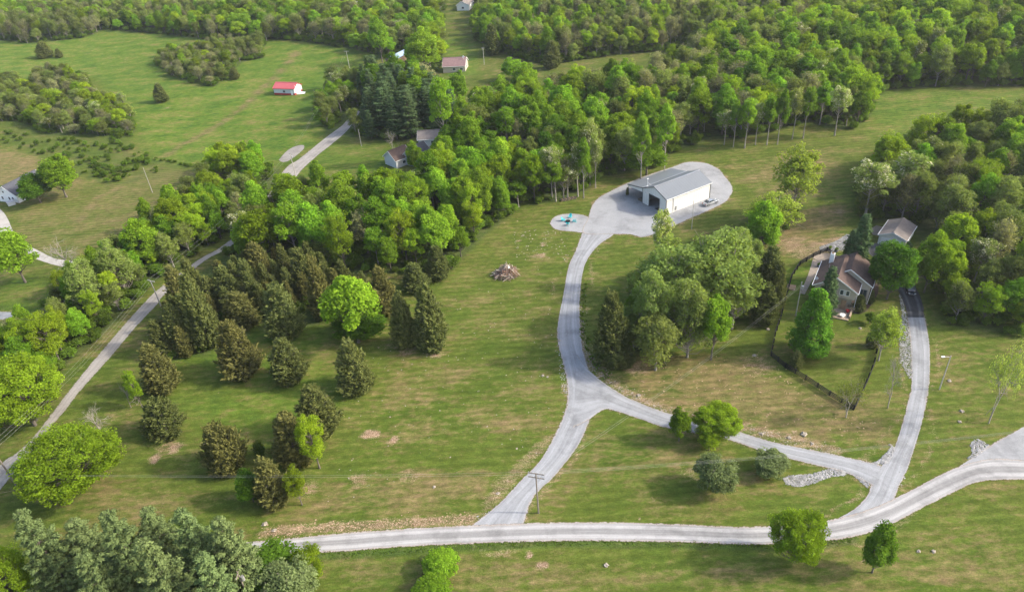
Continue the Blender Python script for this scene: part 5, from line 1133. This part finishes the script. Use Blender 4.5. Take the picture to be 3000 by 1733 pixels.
# ------------------------------------------------------------------ woods
MIX = {'belt': dict(lush=.30, tall=.14, yellow=.20, olive=.20, grey=.14, locust=.04, darkbroad=.01), 'north': dict(lush=.28, olive=.3, grey=.2, yellow=.22), 'hamlet': dict(lush=.5, olive=.2, yellow=.2, grey=.1),
 'northwest': dict(olive=.42, lush=.25, yellow=.15, grey=.18), 'thicket': dict(olive=.6, grey=.25, yellow=.15), 'west': dict(olive=.55, grey=.2, yellow=.2, locust=.05), 'roadgrove': dict(lush=.4, olive=.5, locust=.1), 'pines': dict(darkpine=.8, lush=.2),
 'cedars': dict(cedar=.65, rustcedar=.35), 'grove': dict(lush=.6, yellow=.4), 'hedgerow': dict(lush=.4, yellow=.27, olive=.23, grey=.1), 'rightwood': dict(lush=.22, olive=.4, yellow=.22, locust=.10, grey=.06), 'middle': dict(olive=.15, willow=.6, lush=.25), 'hilltop': dict(open=.7, olive=.3)}
WHERE = {'belt': 'in the woodland belt behind the barn and cedars', 'north': 'in the woodland beyond the high meadow', 'hamlet': 'among the houses at the top', 'northwest': 'in the top left woodland', 'thicket': 'in the thicket inside the hayfield', 'west': 'in the left scrub beside the hayfield',
 'roadgrove': 'beside the upper county road', 'pines': 'in the dark pine stand', 'cedars': 'in the cedar group', 'grove': 'in the bright grove at the road bend', 'hedgerow': 'in the hedgerow along the county road', 'rightwood': 'in the right hand woodland beside the house', 'middle': 'in the middle clump between the drives', 'hilltop': 'on the slope right of the barn'}
LOOK = dict(open='sparse pale green tree', lush='bright green tree', tall='tall slim green tree', yellow='yellow green tree', olive='sparse olive tree', grey='grey twiggy tree', locust='whitish blossoming tree', darkbroad='dark green tree', darkpine='dark blue green pine', cedar='dark cedar', rustcedar='rust tinged cedar', willow='pale willowy tree')
SPACE = dict(cedars=4.0, belt=6.0, north=6.6, hamlet=9.5, northwest=6.6, thicket=5.2, west=6.2, roadgrove=6.5, pines=6.4, grove=5.2, hedgerow=4.4, rightwood=5.9, middle=4.6, hilltop=7.5)
HT = dict(cedars=(7, 11), belt=(9.5, 17), north=(8, 14), hamlet=(10, 15), northwest=(8, 13), thicket=(5, 8.5), west=(5.5, 10), roadgrove=(9, 13), pines=(14, 19), grove=(9, 12.5), hedgerow=(7, 11), rightwood=(8.5, 16), middle=(7, 10), hilltop=(6, 9))
cand = []; shrubs = []
bld = [(cx, cy, 13)]+[(o.location.x, o.location.y, 9.5) for o in (house, gar, wh, h1, h2, h3, h4, h5, h6, h7, h8)]
rdc = [(c, hw) for c, hw in RL]
def blocked(x, y, m=1.5):
    for a, b, r_ in bld:
        if (x-a)**2+(y-b)**2 < r_*r_: return True
    for c, hw in rdc:
        d2 = (c[:, 0]-x)**2+(c[:, 1]-y)**2; i = int(np.argmin(d2))
        if d2[i] < (hw[i]+m)**2: return True
    return False
def big(x, y):   # slow change of species over the woods
    return math.sin(x/31+2)+math.sin(y/27-x/60)
for reg_, poly in WP.items():
    sp = SPACE[reg_]; lo, hi = poly.min(0), poly.max(0); kinds = list(MIX[reg_]); wts = np.array([MIX[reg_][k] for k in kinds])
    lo = np.maximum(lo, [-520, 30]); hi = np.minimum(hi, [420, 760]); gx_ = np.arange(lo[0], hi[0], sp); gy_ = np.arange(lo[1], hi[1], sp*.9)
    for j, y in enumerate(gy_):
        for x in gx_:
            px = x+(sp/2 if j % 2 else 0)+rng.uniform(-.38, .38)*sp; py = y+rng.uniform(-.38, .38)*sp
            if not inpoly(np.array([px]), np.array([py]), poly)[0] or blocked(px, py, 2.6): continue
            w_ = wts.copy(); b_ = big(px, py)
            for i, k in enumerate(kinds):
                if k in ('lush', 'tall'): w_[i] *= 1+.45*b_
                if k in ('olive', 'grey'): w_[i] *= 1-.4*b_
            # far right corner turns golden
            if reg_ == 'belt' and px > 120 and py > 260: 
                for i, k in enumerate(kinds): w_[i] *= (4.5 if px > 170 else 2.5) if k == 'yellow' else 1
            w_ = np.clip(w_, .01, None); w_ /= w_.sum(); k = kinds[rng.choice(len(kinds), p=w_)]
            e = float(segdist(np.array([px]), np.array([py]), poly, True)[0]); h = rng.uniform(*HT[reg_])*(1 if k != 'tall' else 1.06)
            if e < 3: h *= rng.uniform(.7, 1.)
            w = h*rng.uniform(.44, .66)*(.85 if k in ('tall', 'locust') else 1); w = max(w, sp*.95)
            q = P((px, py, h*.7)); vis = -120 < q[0] < 3120 and -60 < q[1] < 1800
            if not (-500 < q[0] < 3500 and q[1] > -220): continue
            cand.append((h*FP/q[2] if vis else 0, k, px, py, h, w, reg_, e))
    # undergrowth along the rim and inside
    n = int(len(gx_)*len(gy_)*sp*sp/7)
    q = rng.uniform(lo, hi, (n, 2)); ins = inpoly(q[:, 0], q[:, 1], poly); q = q[ins]; e = segdist(q[:, 0], q[:, 1], poly, True)
    keep = (e < 5) | (rng.uniform(size=len(e)) < (.95 if reg_ in ('middle', 'cedars', 'hedgerow') else .45))
    for p in q[keep]:
        if not blocked(p[0], p[1], 1.2):
            pq = P((p[0], p[1], 1)); 
            if -150 < pq[0] < 3150 and -150 < pq[1] < 1800: shrubs.append((p[0], p[1], rng.uniform(.45, 1.1)*(1.25 if reg_ == 'middle' else 1)))
cand.sort(key=lambda c: -c[0])
NTOP = 300
MARK = [((1400,545),'the fire pit'),((1250,680),'the brush pile'),((1660,400),'the metal barn'),((1780,340),'the barn yard rim'),((1900,330),'the wood edge above the slope'),((2070,315),'the wood corner by the high field'),((2160,240),'the far end of the high field'),((1500,430),'the blossoming trees at the edge'),((1280,510),'the wood bend beside the fire pit'),
 ((1150,600),'the wood edge above the brush pile'),((1000,670),'the shaggy evergreens'),((860,650),'the bright tree in the cedars'),((620,600),'the gap in the county road'),((720,415),'the bend of the county road'),((1000,400),'the grey house in the trees'),((1080,340),'the long brown grey roof'),((1120,160),'the mauve roofed house'),((970,300),'the grey dead tree'),((860,300),'the upper county road'),((1340,165),'the left end of the high meadow'),
 ((1540,140),'the high meadow\'s right end'),((480,190),'the hayfield thicket'),((700,205),'the red roofed shed'),((120,270),'the left hayfield edge'),((300,320),'the rough scrub'),((60,460),'the white house'),((560,440),'the mown lawn corner'),((380,640),'the hedge opposite the cedars'),((240,760),'the pale willowy hedge tree'),((120,880),'the big yellow roadside tree'),((300,700),'the side of the lower hedge'),
 ((2180,580),'the garage'),((2260,650),'the round maple'),((2330,780),'the asphalt drive end'),((2460,820),'the half bare lawn tree'),((2150,480),'the blossoming trees near the garage'),((2300,360),'the top of the right wood'),((2480,330),'the top right wood corner'),((2450,560),'the right edge beyond the garage'),((1700,700),'the tree clump between the drives'),((1600,850),'the tree clump\'s lower edge'),((1900,560),'the slope right of the barn'),
 ((1300,350),'the meadow below the pines'),((1800,220),'the deep woodland above the barn'),((600,760),'the lone rusty cedar'),((460,800),'the roadside cedars'),((750,100),'the top tree row'),((200,90),'the top left wood'),((1400,440),'the pale trunks above the yard')]
MW = [(F(*m)[:2], n) for m, n in MARK]; grp = {}
for c in cand[:NTOP]:
    dd = [math.hypot(c[2]-m[0], c[3]-m[1]) for m, _ in MW]; i = int(np.argmin(dd)); grp.setdefault((c[1], i), []).append((dd[i], c))
ORD = ['nearest', 'second nearest', 'third nearest', 'fourth nearest', 'fifth nearest', 'sixth nearest', 'seventh nearest', 'eighth nearest', 'ninth nearest', 'tenth nearest', 'eleventh nearest', 'twelfth nearest', 'thirteenth nearest', 'fourteenth nearest', 'fifteenth nearest', 'sixteenth nearest', 'seventeenth nearest', 'eighteenth nearest', 'nineteenth nearest', 'twentieth nearest', 'twenty first nearest', 'twenty second nearest', 'twenty third nearest', 'twenty fourth nearest']
for (k, i), lst in grp.items():
    lst.sort(key=lambda t: t[0])
    for j, (d_, c) in enumerate(lst):
        _, k, x, y, h, w, rg, e = c; tree(k, x, y, h, w, LOOK[k]+', '+(ORD[j] if j < 24 else ('tall and ' if h > 13 else 'low and ' if h < 10 else '')+'far')+' to '+MW[i][1], 'trees '+WHERE[rg])
rest = cand[NTOP:]
# every mesh pair used by the far wood must exist as an object of its own somewhere: take it from the built trees
def instancer(name, items, label):
    """items: list of (kind, variant, x, y, z, scale xy, scale z, rot)"""
    me = bpy.data.meshes.new(name); me.from_pydata([i[2:5] for i in items], [], [])
    keys = sorted(set((i[0], i[1]) for i in items)); idx = [keys.index((i[0], i[1])) for i in items]
    for nm, typ, vals in (('kind_index', 'INT', idx), ('turn', 'FLOAT_VECTOR', [(0, 0, i[7]) for i in items]), ('size', 'FLOAT_VECTOR', [(i[5], i[5], i[6]) for i in items])):
        a = me.attributes.new(nm, typ, 'POINT'); a.data.foreach_set('vector' if typ == 'FLOAT_VECTOR' else 'value', np.array(vals, float).ravel().astype(np.int32 if typ == 'INT' else np.float32))
    o = tag(obj(name, me), label, None, None, 'stuff')
    g = bpy.data.node_groups.new(name, 'GeometryNodeTree'); g.interface.new_socket('Geometry', in_out='INPUT', socket_type='NodeSocketGeometry'); g.interface.new_socket('Geometry', in_out='OUTPUT', socket_type='NodeSocketGeometry')
    gi = g.nodes.new('NodeGroupInput'); go = g.nodes.new('NodeGroupOutput'); J = g.nodes.new('GeometryNodeJoinGeometry')
    def named(n, t): q = g.nodes.new('GeometryNodeInputNamedAttribute'); q.data_type = t; q.inputs[0].default_value = n; return q.outputs[0]
    ki, ro_, sz = named('kind_index', 'INT'), named('turn', 'FLOAT_VECTOR'), named('size', 'FLOAT_VECTOR')
    for i, k in enumerate(keys):
        cp = g.nodes.new('FunctionNodeCompare'); cp.data_type = 'INT'; cp.operation = 'EQUAL'; g.links.new(ki, [s for s in cp.inputs if s.type == 'INT'][0]); [s for s in cp.inputs if s.type == 'INT'][1].default_value = i
        jj = g.nodes.new('GeometryNodeJoinGeometry')
        for ob in OUT[k]:
            if ob is None: continue
            oi = g.nodes.new('GeometryNodeObjectInfo'); oi.inputs['Object'].default_value = ob; oi.inputs['As Instance'].default_value = True; oi.transform_space = 'ORIGINAL'; g.links.new(oi.outputs['Geometry'], jj.inputs[0])
        gt = g.nodes.new('GeometryNodeGeometryToInstance'); g.links.new(jj.outputs[0], gt.inputs[0])
        ip = g.nodes.new('GeometryNodeInstanceOnPoints'); g.links.new(gi.outputs[0], ip.inputs['Points']); g.links.new(cp.outputs[0], ip.inputs['Selection']); g.links.new(gt.outputs[0], ip.inputs['Instance'])
        er = g.nodes.new('FunctionNodeEulerToRotation'); g.links.new(ro_, er.inputs[0]); g.links.new(er.outputs[0], ip.inputs['Rotation']); g.links.new(sz, ip.inputs['Scale']); g.links.new(ip.outputs[0], J.inputs[0])
    g.links.new(J.outputs[0], go.inputs[0]); md = o.modifiers.new(name, 'NODES'); md.node_group = g
    return o
items = []
for _, k, x, y, h, w, rg, e in rest:
    vs = [v for (kk, v) in OUT if kk == k]
    if not vs: continue
    v = random.choice(vs); H0, W0 = PROTO[k][v][2:]; items.append((k, v, x, y, float(hh(x, y))-.05, w/W0, h/H0, random.uniform(0, 6.28)))
instancer('distant_woodland', items, 'mixed green and grey woodland filling the distance')
# scrub in the rough ground left of the hayfield
for reg_, pts, n in (('rough', [(330,300),(345,390),(400,400),(380,440),(250,440),(180,420),(60,380),(0,350),(0,310),(120,340),(250,350)], 130), ('ditch', [(230,440),(270,450),(330,440),(385,395),(370,380),(260,410)], 40)):
    for p in scatter_in(wpoly(pts), n): shrubs.append((p[0], p[1], rng.uniform(.25, .75)))
for p0, p1, n, s in (((480,410),(545,425),14,.35), ((385,392),(480,412),26,.3)):
    for i in range(n): t = rng.uniform(); q = F(p0[0]+(p1[0]-p0[0])*t, p0[1]+(p1[1]-p0[1])*t); shrubs.append((q[0]+rng.normal()*.5, q[1]+rng.normal()*.5, s*rng.uniform(.6, 1.4)))
sv = [v for (kk, v) in OUT if kk == 'shrub']
instancer('undergrowth', [('shrub', random.choice(sv), x, y, float(hh(x, y))-.1, s, s*rng.uniform(.7, 1.0), rng.uniform(0, 6.28)) for x, y, s in shrubs], 'leafy undergrowth at the feet of the woods')
# weeds along the lower road edge and rough grass
weeds = []
for pts, n, s, sp_ in (([(700,1364),(900,1359),(1100,1346),(1250,1338),(1400,1334),(1600,1336),(1800,1339),(1900,1342),(2010,1338),(2100,1323)], 900, .05, .3),
                  ([(1440,700),(1436,760),(1438,820),(1455,880),(1500,930)], 120, .12, .5)):
    c = catmull([F(x, y)[:2] for x, y in pts], 10)
    for _ in range(n): i = rng.integers(0, len(c)-1); p = c[i]+(c[i+1]-c[i])*rng.uniform()+rng.normal(size=2)*sp_; weeds.append(('shrub', sv[0], p[0], p[1], float(hh(*p))-.02, s*rng.uniform(.5, 1.4), s*.7*rng.uniform(.5, 1.3), rng.uniform(0, 6.28)))
instancer('roadside_weeds', weeds, 'dark green weeds along the road edges')
print('TREES', len(cand), 'rest', len(items), 'shrubs', len(shrubs))

# ------------------------------------------------------------------ air
hz_ = bpy.data.materials.new('haze'); hz_.use_nodes = True; t = hz_.node_tree; t.nodes.clear(); pv = t.nodes.new('ShaderNodeVolumePrincipled'); oo = t.nodes.new('ShaderNodeOutputMaterial')
pv.inputs['Density'].default_value = HAZE; pv.inputs['Color'].default_value = (.93, .96, 1, 1); pv.inputs['Anisotropy'].default_value = .3; L(t, pv.outputs[0], oo.inputs['Volume'])
tag(MB().box((0, 2400, 41), (11000, 6400, 114)).obj('haze', hz_), kind='stuff')
